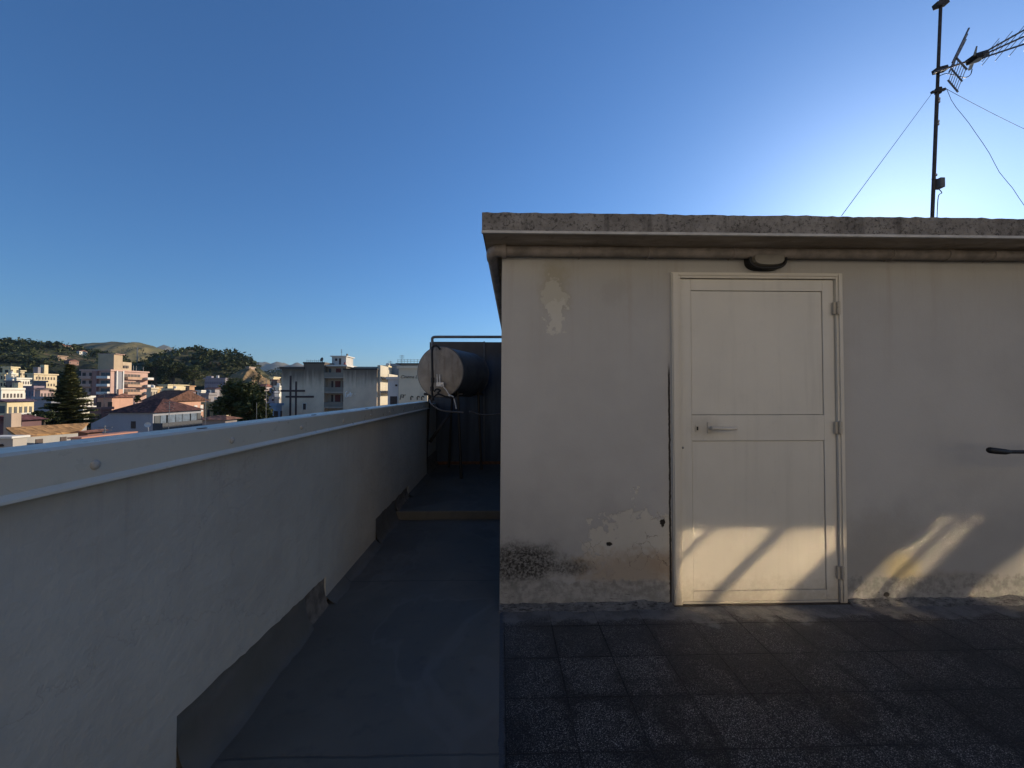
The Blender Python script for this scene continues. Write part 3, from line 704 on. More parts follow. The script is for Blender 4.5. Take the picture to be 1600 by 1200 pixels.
# sheet panels closing the corridor
YP = 7.42
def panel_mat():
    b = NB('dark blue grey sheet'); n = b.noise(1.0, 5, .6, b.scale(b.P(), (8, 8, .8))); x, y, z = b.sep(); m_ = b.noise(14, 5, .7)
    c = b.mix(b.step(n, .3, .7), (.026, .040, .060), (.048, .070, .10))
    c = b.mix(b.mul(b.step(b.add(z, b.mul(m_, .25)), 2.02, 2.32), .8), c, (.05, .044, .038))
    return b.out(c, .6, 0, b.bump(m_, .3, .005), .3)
M_pan = panel_mat()
scr = thing('metal_screen', 'dark sheet metal screen closing the passage behind the round tank', 'screen', (-.5, YP, .1))
ztp = at(720, 534, YP).z
xs = [at(674, 600, YP).x, at(756.5, 600, YP).x, at(812, 600, YP).x]
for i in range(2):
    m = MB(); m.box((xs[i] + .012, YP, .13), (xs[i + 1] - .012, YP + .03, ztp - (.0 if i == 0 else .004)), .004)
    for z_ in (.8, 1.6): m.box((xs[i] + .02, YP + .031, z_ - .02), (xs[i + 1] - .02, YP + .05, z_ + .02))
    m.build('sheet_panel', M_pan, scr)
m = MB(); m.box((xs[1] - .014, YP - .02, .1), (xs[1] + .014, YP + .04, ztp + .006), .003); m.build('post', simple('dark post', (.07, .08, .09), .6, 0, .2, 10), scr)
m = MB(); m.box((xs[0] - .03, YP - .02, .1), (xs[0] + .01, YP + .04, ztp - .01), .003); m.build('post', M_rust, scr)
m = MB(); m.box((xs[0] + .011, YP - .03, .0985), (xs[2] + .3, YP - .001, .15)); m.build('bottom_rail', simple('rusty rail', (.12, .06, .035), .8, 0, .4, 20), scr)
# ================================================================== behind the viewer: what lights this wall
bw = thing('neighbour_house', 'tall pale house beyond the terrace behind the viewer facing the sun', 'house', (0, -11.0, -15))
m = MB(); m.box((-22, -19, -15), (16, -11.0, 9)); m.build('wall', simple('sunlit pale render', (.74, .69, .60), .8, 0, .08, .6), bw)
m = MB(); m.box((-22.3, -19.3, 9.001), (16.3, -10.7, 9.35)); m.build('roof', M_conc, bw)
M_win = simple('dark window glass', (.03, .035, .04), .3)
m = MB(); m.box((-.6, -11.02, -.7), (.6, -10.96, .7)); w0 = m.build('window', M_win, bw); w0.location = (-18, 0, 4)
for i in range(9):
    for z_ in (0.5, 4, 7.2):
        if i or z_ != 4: copy_part(w0, bw, (i * 3.9, 0, z_ - 4))
# the sunny fronts of the town behind the viewer
for x_, y_, w_, h_, col, word in ((-150, -70, 34, 9, (.72, .66, .54), 'broad ivory'), (-112, -60, 26, 13, (.70, .58, .42), 'tall apricot'), (-82, -74, 30, 8, (.74, .70, .62), 'low white'), (-48, -58, 24, 14, (.68, .60, .44), 'tall buff'),
                                  (-20, -66, 22, 9, (.72, .62, .46), 'narrow cream'), (10, -60, 30, 12, (.74, .68, .58), 'wide chalky'), (48, -70, 34, 10, (.68, .56, .42), 'long sandy'), (90, -64, 34, 13, (.72, .67, .56), 'great pale')):
    hb = thing('house', word + ' house with a sunlit front across the street behind the viewer', 'house', (x_, y_, -15))
    m = MB(); m.box((x_ - w_ / 2, y_ - 10, -15), (x_ + w_ / 2, y_, h_)); m.build('wall', simple('render ' + word, col, .85, 0, .08, .5), hb)
    m = MB(); m.box((x_ - w_ / 2 - .3, y_ - 10.3, h_ + .001), (x_ + w_ / 2 + .3, y_ + .3, h_ + .35)); m.build('roof', M_conc, hb)
    m = MB(); m.box((x_ - w_ / 2 + 2, y_ + .001, h_ - 3.2), (x_ - w_ / 2 + 3.2, y_ + .06, h_ - 1.7)); w0 = m.build('window', M_win, hb)
    for i in range(int(w_ / 4.5)):
        for k in range(4):
            if i or k: copy_part(w0, hb, (i * 4.5, 0, -k * 3.4))
# added unseen mirror panes, cut to shape the sun patches on wall and door
YG = -0.6
dY = D - YG; off = Vector((S.x / S.y * dY, 0, S.z / S.y * dY))
M_mir = NB('patch mirror').out((.61, .555, .455), .042, 1.0)
mir = thing('sun_patch_mirror', 'unseen sun patch mirror added behind the viewer', 'mirror', (off.x + 2, YG, 0))
def pane(px):
    P = []
    for x_, y_ in px:
        q = at(x_, y_, D) + off; q.y = YG; P.append(q)
    m = MB(); m.poly_prism(P, (0, -.012, 0)); m.build('mirror_pane', M_mir, mir)
pane([(1052, 826), (1108, 826), (1052, 874)])
pane([(1122, 826), (1211, 826), (1085, 951), (1052, 985), (1052, 886)])
pane([(1235, 826), (1308, 826), (1308, 852), (1190, 966), (1120, 1010), (1070, 1010), (1098, 962)])
pane([(1466, 806), (1492, 806), (1362, 934), (1330, 968), (1310, 968), (1338, 924), (1398, 864), (1440, 846)])
pane([(1506, 806), (1540, 805), (1436, 905), (1395, 940), (1350, 968), (1342, 968), (1377, 934)])
pane([(1640, 830), (1560, 890), (1520, 926), (1518, 975), (1640, 975)])
for i in range(3): X = off.x + 1.15 + i * 1.3; m = MB(); m.tube([(X, YG - .05, -.003), (X, YG - .05, 2.1)], .02, 8); m.build('post', M_galv, mir)  # unseen posts added along with the mirror panes
# ================================================================== land, woods, trees
GZ = -15.0                                            # street level
def land_mat(name, dark, light, sc_=.02, k=(.42, .62), extra=None):
    b = NB(name); n = b.noise(sc_, 7, .65); n2 = b.noise(sc_ * 7, 5, .7)
    c = b.mix(b.step(b.add(n, b.mul(b.sub(n2, .5), .5)), *k), dark, light)
    if extra: c = b.mix(b.step(b.noise(sc_ * 2.3, 4, .6), .58, .68), c, extra)
    return b.out(c, .95, 0, b.bump(n2, .6, 2.0), .1)
m = grid_sheet(-9000, 6000, -400, 9000, GZ, 600, 0, 1)
struct(m.build('ground', land_mat('town ground', (.16, .15, .13), (.26, .24, .20), .01)))
def hill(name, ridge, Yr, Yf, Yback, zf, mat, rough=3.0, nseg=90, bulge=.75):
    """ridge: pixel points of the skyline seen at depth Yr; the slope falls to zf at depth Yf in front and behind"""
    P = sorted(ridge); m = MB(); rows = []
    xs = [P[0][0] + (P[-1][0] - P[0][0]) * i / nseg for i in range(nseg + 1)]
    def yat(px):
        for (a, ya), (b_, yb) in zip(P, P[1:]):
            if a <= px <= b_:
                t = (px - a) / (b_ - a); t = t * t * (3 - 2 * t); return ya + (yb - ya) * t
        return P[-1][1]
    nv = 22
    for j in range(nv + 1):
        t = j / nv * 1.6
        row = []
        for px in xs:
            top = at(px, yat(px), Yr)
            if t <= 1: Y = Yf + (Yr - Yf) * t; z = zf + (top.z - zf) * (math.sin(t * math.pi / 2) ** (1 / bulge) if True else t)
            else: u = (t - 1) / .6; Y = Yr + (Yback - Yr) * u; z = top.z + (zf - top.z) * (u * u * (3 - 2 * u))
            X = top.x + (at(px, 613, Y).x - top.x) * .55
            nz = mnoise.fractal(Vector((X, Y, 0)) * (2.2 / max(60, Yr * .12)), 1.0, 2.0, 5) * rough
            edge = min(1, j / 4) if t < 1 else 1
            row.append(m.bm.verts.new((X, Y, z + nz * edge * (1 if abs(t - 1) > .05 else .35))))
        rows.append(row)
    for a, b_ in zip(rows, rows[1:]):
        for i in range(nseg): m.bm.faces.new((a[i], a[i + 1], b_[i + 1], b_[i]))
    o = m.build(name, mat, None, smooth=True); struct(o)
    return o
G_dark, G_grass, G_dry = (.028, .034, .018), (.085, .092, .035), (.20, .15, .075)
hill_a = hill('wooded_hill', [(-200, 548), (-60, 543), (0, 541), (20, 539.5), (45, 540), (70, 540.5), (95, 543), (120, 548), (145, 554), (175, 560), (205, 566), (250, 575), (300, 590)], 520, 240, 760, -14, land_mat('wooded slope', G_dark, G_grass, .018, (.5, .62), (.14, .105, .06)), 5)
hill_b = hill('round_hill', [(60, 575), (100, 555), (125, 547), (150, 541.5), (180, 538), (205, 537), (230, 538.5), (250, 545), (266, 553), (285, 565), (310, 585)], 1500, 800, 2200, -10, land_mat('grassy round hill', (.085, .08, .035), (.19, .155, .07), .006, (.4, .65), (.06, .06, .03)), 9)
hill_d = hill('pine_hill', [(190, 590), (225, 575), (250, 564), (272, 556), (290, 550), (312, 550), (335, 556), (350, 558), (366, 558), (380, 563), (395, 570), (405, 577), (420, 588), (440, 598)], 430, 250, 620, -14, land_mat('pine slope', G_dark, (.10, .09, .045), .02, (.46, .6), (.20, .15, .09)), 4)
hill_e = hill('ochre_slope', [(340, 602), (356, 597), (366, 591), (373, 582), (379, 579), (386, 576.5), (392, 577), (397, 582), (405, 584), (412, 590), (420, 592), (432, 601)], 320, 262, 380, -14, land_mat('ochre earth', (.17, .115, .06), (.30, .20, .10), .05, (.35, .6), (.06, .06, .03)), 5)
mt_c = hill('blue_mountain', [(225, 562), (240, 551), (250, 545), (258, 540.5), (264, 542), (272, 547), (284, 552), (300, 560), (320, 572)], 4600, 3600, 5600, -10, land_mat('far mountain', (.09, .085, .06), (.16, .14, .09), .002), 25)
mt_e = hill('far_mountain', [(340, 592), (370, 580), (392, 571), (404, 567.5), (413, 564.5), (420, 567), (427, 569.5), (436, 566), (444, 567.5), (455, 571), (466, 568), (476, 571), (490, 575), (520, 580), (560, 583), (640, 590), (720, 596)], 5200, 4000, 6400, -10, land_mat('far ridge', (.09, .085, .06), (.17, .15, .1), .002), 30)
low_r = hill('wooded_plain', [(380, 598), (400, 588), (420, 583.5), (440, 583), (470, 584), (520, 586), (600, 590), (700, 598), (760, 604)], 1300, 700, 2000, -14, land_mat('plain wood', G_dark, (.09, .09, .04), .012), 6)

from mathutils.bvhtree import BVHTree
def surf(o):
    me = o.data; return BVHTree.FromPolygons([v.co for v in me.vertices], [tuple(p.vertices) for p in me.polygons])
_land = [surf(o) for o in (hill_a, hill_b, hill_d, hill_e)]
def ground_z(x, y):
    zs = [h[0].z for h in (b.ray_cast(Vector((x, y, 2000)), Vector((0, 0, -1))) for b in _land) if h[0]]
    return max(zs + [GZ])
def py_of(px, z, Y):
    a, b_ = at(px, 500, Y).z, at(px, 600, Y).z
    return 500 + 100 * (z - a) / (b_ - a)
# ================================================================== the town
def add_noise_mat(name, col, roof=False):
    return simple(name, col, .85, 0, .14, .35, .2, 3)
_cols = {}
def wall_paint(col):
    k = 'render %d %d %d' % tuple(int(c * 100) for c in col)
    if k not in _cols:
        b = NB(k); x, y, z = b.sep()
        n = b.noise(.35, 5, .6); st = b.noise(1.0, 4, .6, b.scale(b.P(), (1.3, 1.3, .12)))
        c = b.mix(b.step(n, .3, .7), tuple(v * .88 for v in col), col)
        c = b.mix(b.mul(b.step(st, .5, .75), .35), c, tuple(v * .55 for v in col))
        _cols[k] = b.out(c, .9, 0, None, .2)
    return _cols[k]
def tile_roof(col):
    k = 'roof tiles %d %d %d' % tuple(int(c * 100) for c in col)
    if k not in _cols:
        b = NB(k)
        v = b.vor(2.6, 'F1', 'Color'); n = b.noise(.5, 5, .6)
        c = b.mix(b.sep(v)[0], tuple(x * .6 for x in col), tuple(min(1, x * 1.35) for x in col))
        c = b.mix(b.mul(b.step(n, .45, .7), .5), c, tuple(x * .5 for x in col))
        _cols[k] = b.out(c, .9, 0, b.bump(b.vor(2.6), .5, .1), .2)
    return _cols[k]
M_shut = simple('dark shutter', (.05, .035, .03), .6, 0, .3, 2)
M_glz = simple('window glass far', (.035, .045, .055), .35, 0, .3, 1.0, 0, 40, .5)
M_red = simple('red brown shutter', (.12, .03, .025), .6, 0, .2, 2)
M_blue = simple('blue grey curtain', (.10, .14, .19), .7, 0, .3, 2)
M_rail = simple('balcony rail', (.12, .11, .10), .6, 0, .2, 2)
M_white = simple('white trim far', (.62, .60, .55), .8, 0, .1, .5)
def box_obj(name, lo, hi, mat, parent, bevel=0):
    m = MB(); m.box(lo, hi, bevel); return m.build(name, mat, parent)
class House:
    """axis aligned house: front face (towards the viewer) and the sunny right face.
    pxl,pxc: left and right pixel edge of the front at depth Y; pxr: far edge of the right face (or depth in m)"""
    def __init__(s, name, label, cat, pxl, pxc, pxr, Y, ytop, col, group=None, base=GZ, roof='flat', rcol=(.17, .085, .06), pitch=.36, depth=None, mat=None):
        C = at(pxc, ytop, Y); s.Y = Y; s.z1 = C.z; s.x1 = C.x; s.x0 = at(pxl, ytop, Y).x; s.base = base
        if depth is None:
            d = at(pxr, ytop, 1.0); s.Yb = s.x1 / d.x if d.x else Y + 10
            s.Yb = max(Y + 2, min(s.Yb, Y + 60))
        else: s.Yb = Y + depth
        s.o = thing(name, label, cat, ((s.x0 + s.x1) / 2, Y, base), group)
        s.col = col; s.m = mat or wall_paint(col)
        box_obj('wall', (s.x0, Y, base), (s.x1, s.Yb, s.z1), s.m, s.o)
        k = Y / 90.0; e = .18 + .12 * k
        if roof == 'flat':
            m = MB(); z = s.z1
            m.box((s.x0 - e, Y - e, z + .001), (s.x1 + e, s.Yb + e, z + .18))
            for a, b_ in (((s.x0 - e, Y - e), (s.x1 + e, Y - e + .25)), ((s.x1 + e - .25, Y - e + .251), (s.x1 + e, s.Yb + e))):
                m.box((*a, z + .181), (*b_, z + .181 + min(.38, .004 * Y)))
            s.roof = m.build('roof', wall_paint(tuple(min(.8, c * 1.05) for c in col)), s.o)
            if 80 < Y < 300 and name not in ('apartment_block', 'corner_house'):        # roof clutter: a tank, an aerial
                cr = random.Random(int(pxl * 7 + Y)); u, v = cr.uniform(.25, .75), cr.uniform(.2, .7); X_, Y_ = s.x0 + (s.x1 - s.x0) * u, Y + (s.Yb - Y) * v
                if cr.random() < .6: m = MB(); m.lathe([(0, 0), (.6, 0), (.6, 1.1), (.3, 1.3), (0, 1.32)], (X_, Y_, s.z1 + .19), (0, 0, 1), 10); m.build('roof_tank', M_white if cr.random() < .5 else M_blue, s.o)
                X_, Y_ = s.x0 + (s.x1 - s.x0) * (1 - u), Y + (s.Yb - Y) * (1 - v); hh_ = cr.uniform(2, 3.6)
                m = MB(); m.tube([(X_, Y_, s.z1), (X_, Y_, s.z1 + hh_)], .05, 5)
                for q in range(3): m.tube([(X_ - .6, Y_, s.z1 + hh_ - .2 - .3 * q), (X_ + .6, Y_, s.z1 + hh_ - .2 - .3 * q)], .03, 4)
                m.build('roof_aerial', M_rail, s.o)
        else:
            h = pitch * (s.Yb - Y) / 2 if roof != 'gable_x' else pitch * (s.x1 - s.x0) / 2
            ov = .45; z = s.z1; ym = (Y + s.Yb) / 2; xm = (s.x0 + s.x1) / 2
            a, b_, c, d = Vector((s.x0 - ov, Y - ov, z)), Vector((s.x1 + ov, Y - ov, z)), Vector((s.x1 + ov, s.Yb + ov, z)), Vector((s.x0 - ov, s.Yb + ov, z))
            if roof == 'gable': r0, r1 = Vector((s.x0 - ov, ym, z + h)), Vector((s.x1 + ov, ym, z + h))
            elif roof == 'hip':
                q = min(h / pitch, (s.x1 - s.x0) * .48); r0, r1 = Vector((s.x0 - ov + q, ym, z + h)), Vector((s.x1 + ov - q, ym, z + h))
            if roof == 'gable_x':
                r0, r1 = Vector((xm, Y - ov, z + h)), Vector((xm, s.Yb + ov, z + h))
                fs = [(a, r0, r1, d), (r0, b_, c, r1), (a, b_, r0), (d, r1, c), (a, d, c, b_)]
            else: fs = [(a, b_, r1, r0), (c, d, r0, r1), (b_, c, r1), (d, a, r0), (a, d, c, b_)]
            m = MB(); vs = {}
            def V(p):
                kk = tuple(round(t, 3) for t in p)
                if kk not in vs: vs[kk] = m.bm.verts.new(p + Vector((0, 0, .03)))
                return vs[kk]
            for f in fs: m.bm.faces.new([V(p) for p in f])
            r_ = bmesh.ops.extrude_face_region(m.bm, geom=[m.bm.faces[-1]] if False else [])
            s.roof = m.build('roof', tile_roof(rcol), s.o)
    # windows on the front (f) or right (r) face; u0..u1 as fraction of width, z below the roof
    def win(s, face, us, zs, w=1.1, h=1.5, mat=None, name='window', trim=False):
        for u in us:
            for zd in zs:
                z = s.z1 - zd
                if face == 'f':
                    x = s.x0 + (s.x1 - s.x0) * u; lo, hi = (x - w / 2, s.Y - .05, z - h / 2), (x + w / 2, s.Y - .001, z + h / 2)
                else:
                    y = s.Y + (s.Yb - s.Y) * u; lo, hi = (s.x1 + .001, y - w / 2, z - h / 2), (s.x1 + .05, y + w / 2, z + h / 2)
                box_obj(name, lo, hi, mat or M_glz, s.o)
    def balcony(s, face, u0, u1, zd, out=1.2, hh=.95, mat=None, smat=None):
        z = s.z1 - zd
        if face == 'f':
            a, b_ = s.x0 + (s.x1 - s.x0) * u0, s.x0 + (s.x1 - s.x0) * u1
            lo, hi = (a, s.Y - out, z - .2), (b_, s.Y - .001, z); f = ((a, s.Y - out, z + .001), (b_, s.Y - out + .1, z + hh))
            g = ((b_ - .1, s.Y - out + .101, z + .001), (b_, s.Y - .001, z + hh))
        else:
            a, b_ = s.Y + (s.Yb - s.Y) * u0, s.Y + (s.Yb - s.Y) * u1
            lo, hi = (s.x1 + .001, a, z - .2), (s.x1 + out, b_, z); f = ((s.x1 + out - .1, a, z + .001), (s.x1 + out, b_, z + hh))
            g = ((s.x1 + .001, a, z + .001), (s.x1 + out - .101, a + .1, z + hh))
        ob = box_obj('balcony', lo, hi, smat or s.m, s.o)
        m = MB(); m.box(*f); m.box(*g); m.build('parapet', mat or s.m, ob)
    def block(s, name, u0, u1, v0, v1, h, mat=None, z=None):
        z = s.z1 + .56 if z is None else z
        dx, dy = s.x1 - s.x0, s.Yb - s.Y
        return box_obj(name, (s.x0 + dx * u0, s.Y + dy * v0, z - .5), (s.x0 + dx * u1, s.Y + dy * v1, z + h), mat or s.m, s.o)
CREAM, WHITE, PINK, OCHRE, GREY, BEIGE, YEL, SALM, LIL = (.68, .56, .36), (.78, .73, .62), (.55, .36, .29), (.55, .37, .18), (.30, .28, .26), (.56, .47, .34), (.74, .62, .38), (.58, .34, .24), (.27, .21, .24)

# ---- grey apartment house with the painted crossing bars
b = NB('stained grey render'); x, y, z = b.sep()
gtop = at(470, 574, 88).z
st = b.noise(1.0, 5, .65, b.scale(b.P(), (1.6, 1.6, .10))); n = b.noise(.5, 5)
c = b.mix(b.step(n, .3, .7), (.60, .48, .35), (.70, .56, .41))
band = b.step(b.add(z, b.mul(b.sub(st, .5), 5.5)), gtop - 4.6, gtop - .2)
c = b.mix(b.mul(band, .95), c, (.14, .112, .085))
M_gr = b.out(c, .9, 0, None, .2)
YG_ = 88.0
A = House('apartment_block', 'grey stained apartment block with blind walls and a painted crossing of dark bars', 'building', 440, 474, 474, YG_, 577, (.10, .085, .07), roof='flat', depth=14, mat=M_gr)
def gx(px): return at(px, 600, YG_).x
def gz(py): return at(500, py, YG_).z
box_obj('wall', (gx(474) + .003, YG_ + .02, GZ), (gx(506.5), YG_ + 14, gz(568)), M_gr, A.o)
box_obj('coping', (gx(473.2), YG_ - .1, gz(568) + .001), (gx(507.5), YG_ + 14, gz(568) + .3), M_shut, A.o)
rec = wall_paint((.36, .31, .25))
box_obj('recess_wall', (gx(506.5) + .003, YG_ + 1.6, GZ), (gx(536.5) - .003, YG_ + 14, gz(572)), rec, A.o)
box_obj('wall', (gx(536.5), YG_, GZ), (gx(589), YG_ + 14, gz(578)), M_gr, A.o)
box_obj('coping', (gx(536), YG_ - .1, gz(578) + .001), (gx(590), YG_ + 14, gz(578) + .35), M_shut, A.o)
box_obj('roof_parapet', (gx(537), YG_ + 5, gz(577)), (gx(586), YG_ + 5.3, gz(570.5)), wall_paint((.30, .31, .27)), A.o)
box_obj('roof', (gx(506.5), YG_ + .6, gz(572) + .001), (gx(540), YG_ + 14, gz(572) + .35), M_white, A.o)
for k, (y0, y1) in enumerate(((589, 591), (612, 614.5), (635.5, 638))):
    box_obj('balcony', (gx(506.5) + .01, YG_ + .05, gz(y1)), (gx(536.5) - .01, YG_ + 1.595, gz(y0)), rec, A.o)
    m = MB(); m.box((gx(506.5) + .012, YG_ + .06, gz(y0) + .001), (gx(536.5) - .012, YG_ + .16, gz(y0 - 7))); m.build('balcony_parapet', wall_paint((.24, .21, .17)), A.o)
def rwin(p0, p1, y0, y1, mat): box_obj('window', (gx(p0), YG_ + 1.54, gz(y1)), (gx(p1), YG_ + 1.599, gz(y0)), mat, A.o)
rwin(520, 528, 575, 584, M_red); rwin(509, 512.5, 575, 583.5, M_glz)
for y0 in (595, 617):
    rwin(513, 516, y0, y0 + 11, M_shut); rwin(519, 527.5, y0, y0 + 11, M_red); rwin(531, 536, y0, y0 + 11, M_red)
for (a_, b_, c_, d_) in ((452.6, 455.6, 587, 650), (461.4, 464.2, 596, 660), (438.5, 477, 609.2, 612.2), (446.5, 491, 618.4, 621.4)):
    k = len([0]) * .0
    dz = .0
    box_obj('facade_bar', (gx(a_), YG_ - .06 - (.03 if b_ - a_ > 10 else 0), gz(d_)), (gx(b_), YG_ - .002 - (.061 if b_ - a_ > 10 else 0), gz(c_)), simple('dark purple bar', (.075, .045, .042), .7), A.o)
m = MB(); m.box((gx(474), YG_ - .05, gz(640)), (gx(478.5), YG_ - .002, gz(630.5))); fw = m.build('window', M_shut, A.o)
m = MB(); m.box((gx(473.4), YG_ - .1, gz(630.4)), (gx(479.2), YG_ - .002, gz(629.4))); m.box((gx(473.3), YG_ - .06, gz(640)), (gx(473.9), YG_ - .003, gz(630.5))); m.box((gx(478.6), YG_ - .06, gz(640)), (gx(479.2), YG_ - .003, gz(630.5))); m.build('window_frame', M_white, fw)
# white spray lettering on the right-hand blind wall
def spray(strokes, px0, py0, s, r=.055):
    m = MB()
    for st_ in strokes: m.tube([Vector((gx(px0 + u * s), YG_ - .02, gz(py0 + v * s))) for u, v in st_], r, 5)
    return m.build('lettering', simple('white spray paint', (.82, .80, .76), .8), A.o)
spray([[(.9, .0), (.4, .3), (.1, 1.0), (.1, 1.9), (.5, 2.6), (1.0, 2.3), (1.1, 1.5), (.7, 1.5)], [(1.4, 2.3), (1.5, 1.3), (1.9, 1.1)], [(2.2, .3), (2.1, 2.4)], [(1.7, 1.3), (3.2, 1.1)], [(2.7, .8), (2.6, 2.2)], [(4.2, 1.1), (4.4, 1.2)]], 539.5, 611.5, 3.6, .10)
# penthouse
pw = wall_paint((.52, .50, .46))
ph = box_obj('penthouse', (gx(503), YG_ + 5, gz(569)), (gx(526.5), YG_ + 9.4, gz(554)), pw, A.o)
box_obj('penthouse_roof', (gx(501), YG_ + 4.6, gz(554) + .001), (gx(528.5), YG_ + 9.8, gz(552.6)), M_white, A.o)
box_obj('penthouse_window', (gx(508.5), YG_ + 4.94, gz(561)), (gx(512), YG_ + 4.999, gz(557)), M_shut, ph)
box_obj('penthouse_door', (gx(515), YG_ + 4.93, gz(568)), (gx(518.2), YG_ + 4.998, gz(557)), M_shut, ph)
box_obj('chimney', (gx(524), YG_ + 6, gz(552.5)), (gx(525.6), YG_ + 6.6, gz(548.5)), M_shut, A.o)
m = MB()
for i in range(9): X = gx(477 + i * 3.1); m.tube([(X, YG_ + .6, gz(568)), (X, YG_ + .6, gz(562.5 if i % 2 else 561.5))], .035, 5)
m.tube([(gx(477), YG_ + .6, gz(563.5)), (gx(502), YG_ + .6, gz(563.5))], .03, 5); m.build('roof_railing', M_rail, A.o)
m = MB(); m.lathe([(0, 0), (.35, .06), (.5, .2)], (gx(497), YG_ + 2, gz(561)), (-.4, -.8, .2), 12); m.tube([(gx(497), YG_ + 2, gz(561)), (gx(496.5), YG_ + 2.1, gz(568))], .05, 5); m.build('satellite_dish', M_rail, A.o)
m = MB(); m.tube([(gx(516), YG_ + 6, gz(553)), (gx(516), YG_ + 6, gz(541))], .04, 5)
for dz_ in (542, 544, 546): m.tube([(gx(514.6), YG_ + 6, gz(dz_)), (gx(517.4), YG_ + 6, gz(dz_))], .025, 4)
m.build('roof_aerial', M_rail, A.o)
m = MB(); m.tube([(gx(530), YG_ + 3, gz(572)), (gx(530), YG_ + 3, gz(564))], [.5, .1], 8); m.build('folded_parasol', simple('faded red cloth', (.35, .10, .09), .8), A.o)
# sunny side with balconies
sd = wall_paint((.60, .54, .42))
box_obj('side_wall', (gx(589) + .003, YG_ + .8, GZ), (gx(592.5), YG_ + 12, gz(570)), sd, A.o)
for y0 in (590, 612.5, 636):
    box_obj('side_balcony', (gx(592.5) + .003, YG_ + 1.5, gz(y0 + 2)), (gx(604), YG_ + 10, gz(y0)), rec, A.o)
    m = MB(); m.box((gx(603), YG_ + 1.5, gz(y0) + .001), (gx(604), YG_ + 10, gz(y0 - 6.5))); m.box((gx(592.5) + .004, YG_ + 9.8, gz(y0) + .001), (gx(602.9), YG_ + 10, gz(y0 - 6.5))); m.build('side_parapet', sd, A.o)

# ---- pale house beside it with the old lettering
YW = 74.0
Wh = House('corner_house', 'pale blank-walled house with faded lettering between the grey block and the tank', 'building', 623, 668, 668, YW, 576, (.70, .58, .42), roof='flat', depth=14)
def hx_(px): return at(px, 600, YW).x
def hz_(py): return at(640, py, YW).z
box_obj('attic', (hx_(624), YW + 1, hz_(577)), (hx_(664), YW + 9, hz_(568.5)), wall_paint((.42, .40, .38)), Wh.o)
box_obj('attic_roof', (hx_(617), YW + .3, hz_(568.5) + .001), (hx_(666), YW + 9.5, hz_(567.2)), simple('dark eave', (.08, .085, .09), .8), Wh.o)
m = MB()
for i in range(8): X = hx_(619 + i * 5.2); m.tube([(X, YW + 1, hz_(567)), (X, YW + 1, hz_(560.5))], .03, 5)
for py in (561.5, 564): m.tube([(hx_(619), YW + 1, hz_(py)), (hx_(655), YW + 1, hz_(py))], .025, 5)
m.build('roof_railing', M_rail, Wh.o)
def letters(txt, px, py, hpx, Y, par, mat, zf, xf, slant=0):
    cu = bpy.data.curves.new('lettering', 'FONT'); cu.body = txt; cu.size = 1.0; cu.extrude = .02; cu.shear = slant
    o_ = bpy.data.objects.new('lettering', cu); sc.collection.objects.link(o_)
    bpy.context.view_layer.update(); dg = bpy.context.evaluated_depsgraph_get(); me = bpy.data.meshes.new_from_object(o_.evaluated_get(dg)); bpy.data.objects.remove(o_)
    o_ = bpy.data.objects.new('lettering', me); sc.collection.objects.link(o_); me.materials.clear(); me.materials.append(mat)
    zs = [v.co.y for v in me.vertices]; s_ = (zf(py) - zf(py + hpx)) / (max(zs) - min(zs))
    o_.rotation_euler = (R(90), 0, 0); o_.scale = (s_, s_, s_); o_.location = (xf(px), Y - .03, zf(py + hpx)); child(o_, par); return o_
M_let = simple('faded dark lettering', (.06, .052, .042), .9, 0, .3, 1)
letters('Cinema L.', 625.5, 586.2, 4.8, YW, Wh.o, M_let, hz_, hx_, .3)
letters('F', 623.8, 616.5, 8, YW, Wh.o, M_let, hz_, hx_, .2); letters('r', 628.5, 616.5, 5.5, YW, Wh.o, M_let, hz_, hx_, .2)
for k, px in enumerate((642, 652, 659)):
    m = MB(); q = [(hx_(px), YW - .03, hz_(625)), (hx_(px), YW - .03, hz_(620.5)), (hx_(px + 1.2), YW - .03, hz_(619)), (hx_(px + 3), YW - .03, hz_(619.5)), (hx_(px + 3.6), YW - .03, hz_(621))]
    m.tube(q, .1, 5); m.build('stain_arc', M_let, Wh.o)
lw = House('white_house', 'small white house with one big dark window left of the lettered wall', 'house', 606, 622.6, 622, YW + 3, 593, (.64, .58, .54), roof='flat', depth=9)
lw.win('f', (.56,), (4.1,), 1.3, 1.9, M_shut); lw.win('f', (.8,), (1.1,), .4, .35, M_shut)
bt = House('terraced_house', 'cream house with a roof terrace rising behind the grey block', 'house', 592, 605.5, 611, YW + 40, 574, YEL, roof='flat', depth=12)
dt = House('blue_house', 'blue grey house partly hidden behind the lettered wall', 'house', 612, 627, 629, YW + 24, 572, (.22, .26, .29), roof='flat', depth=12)

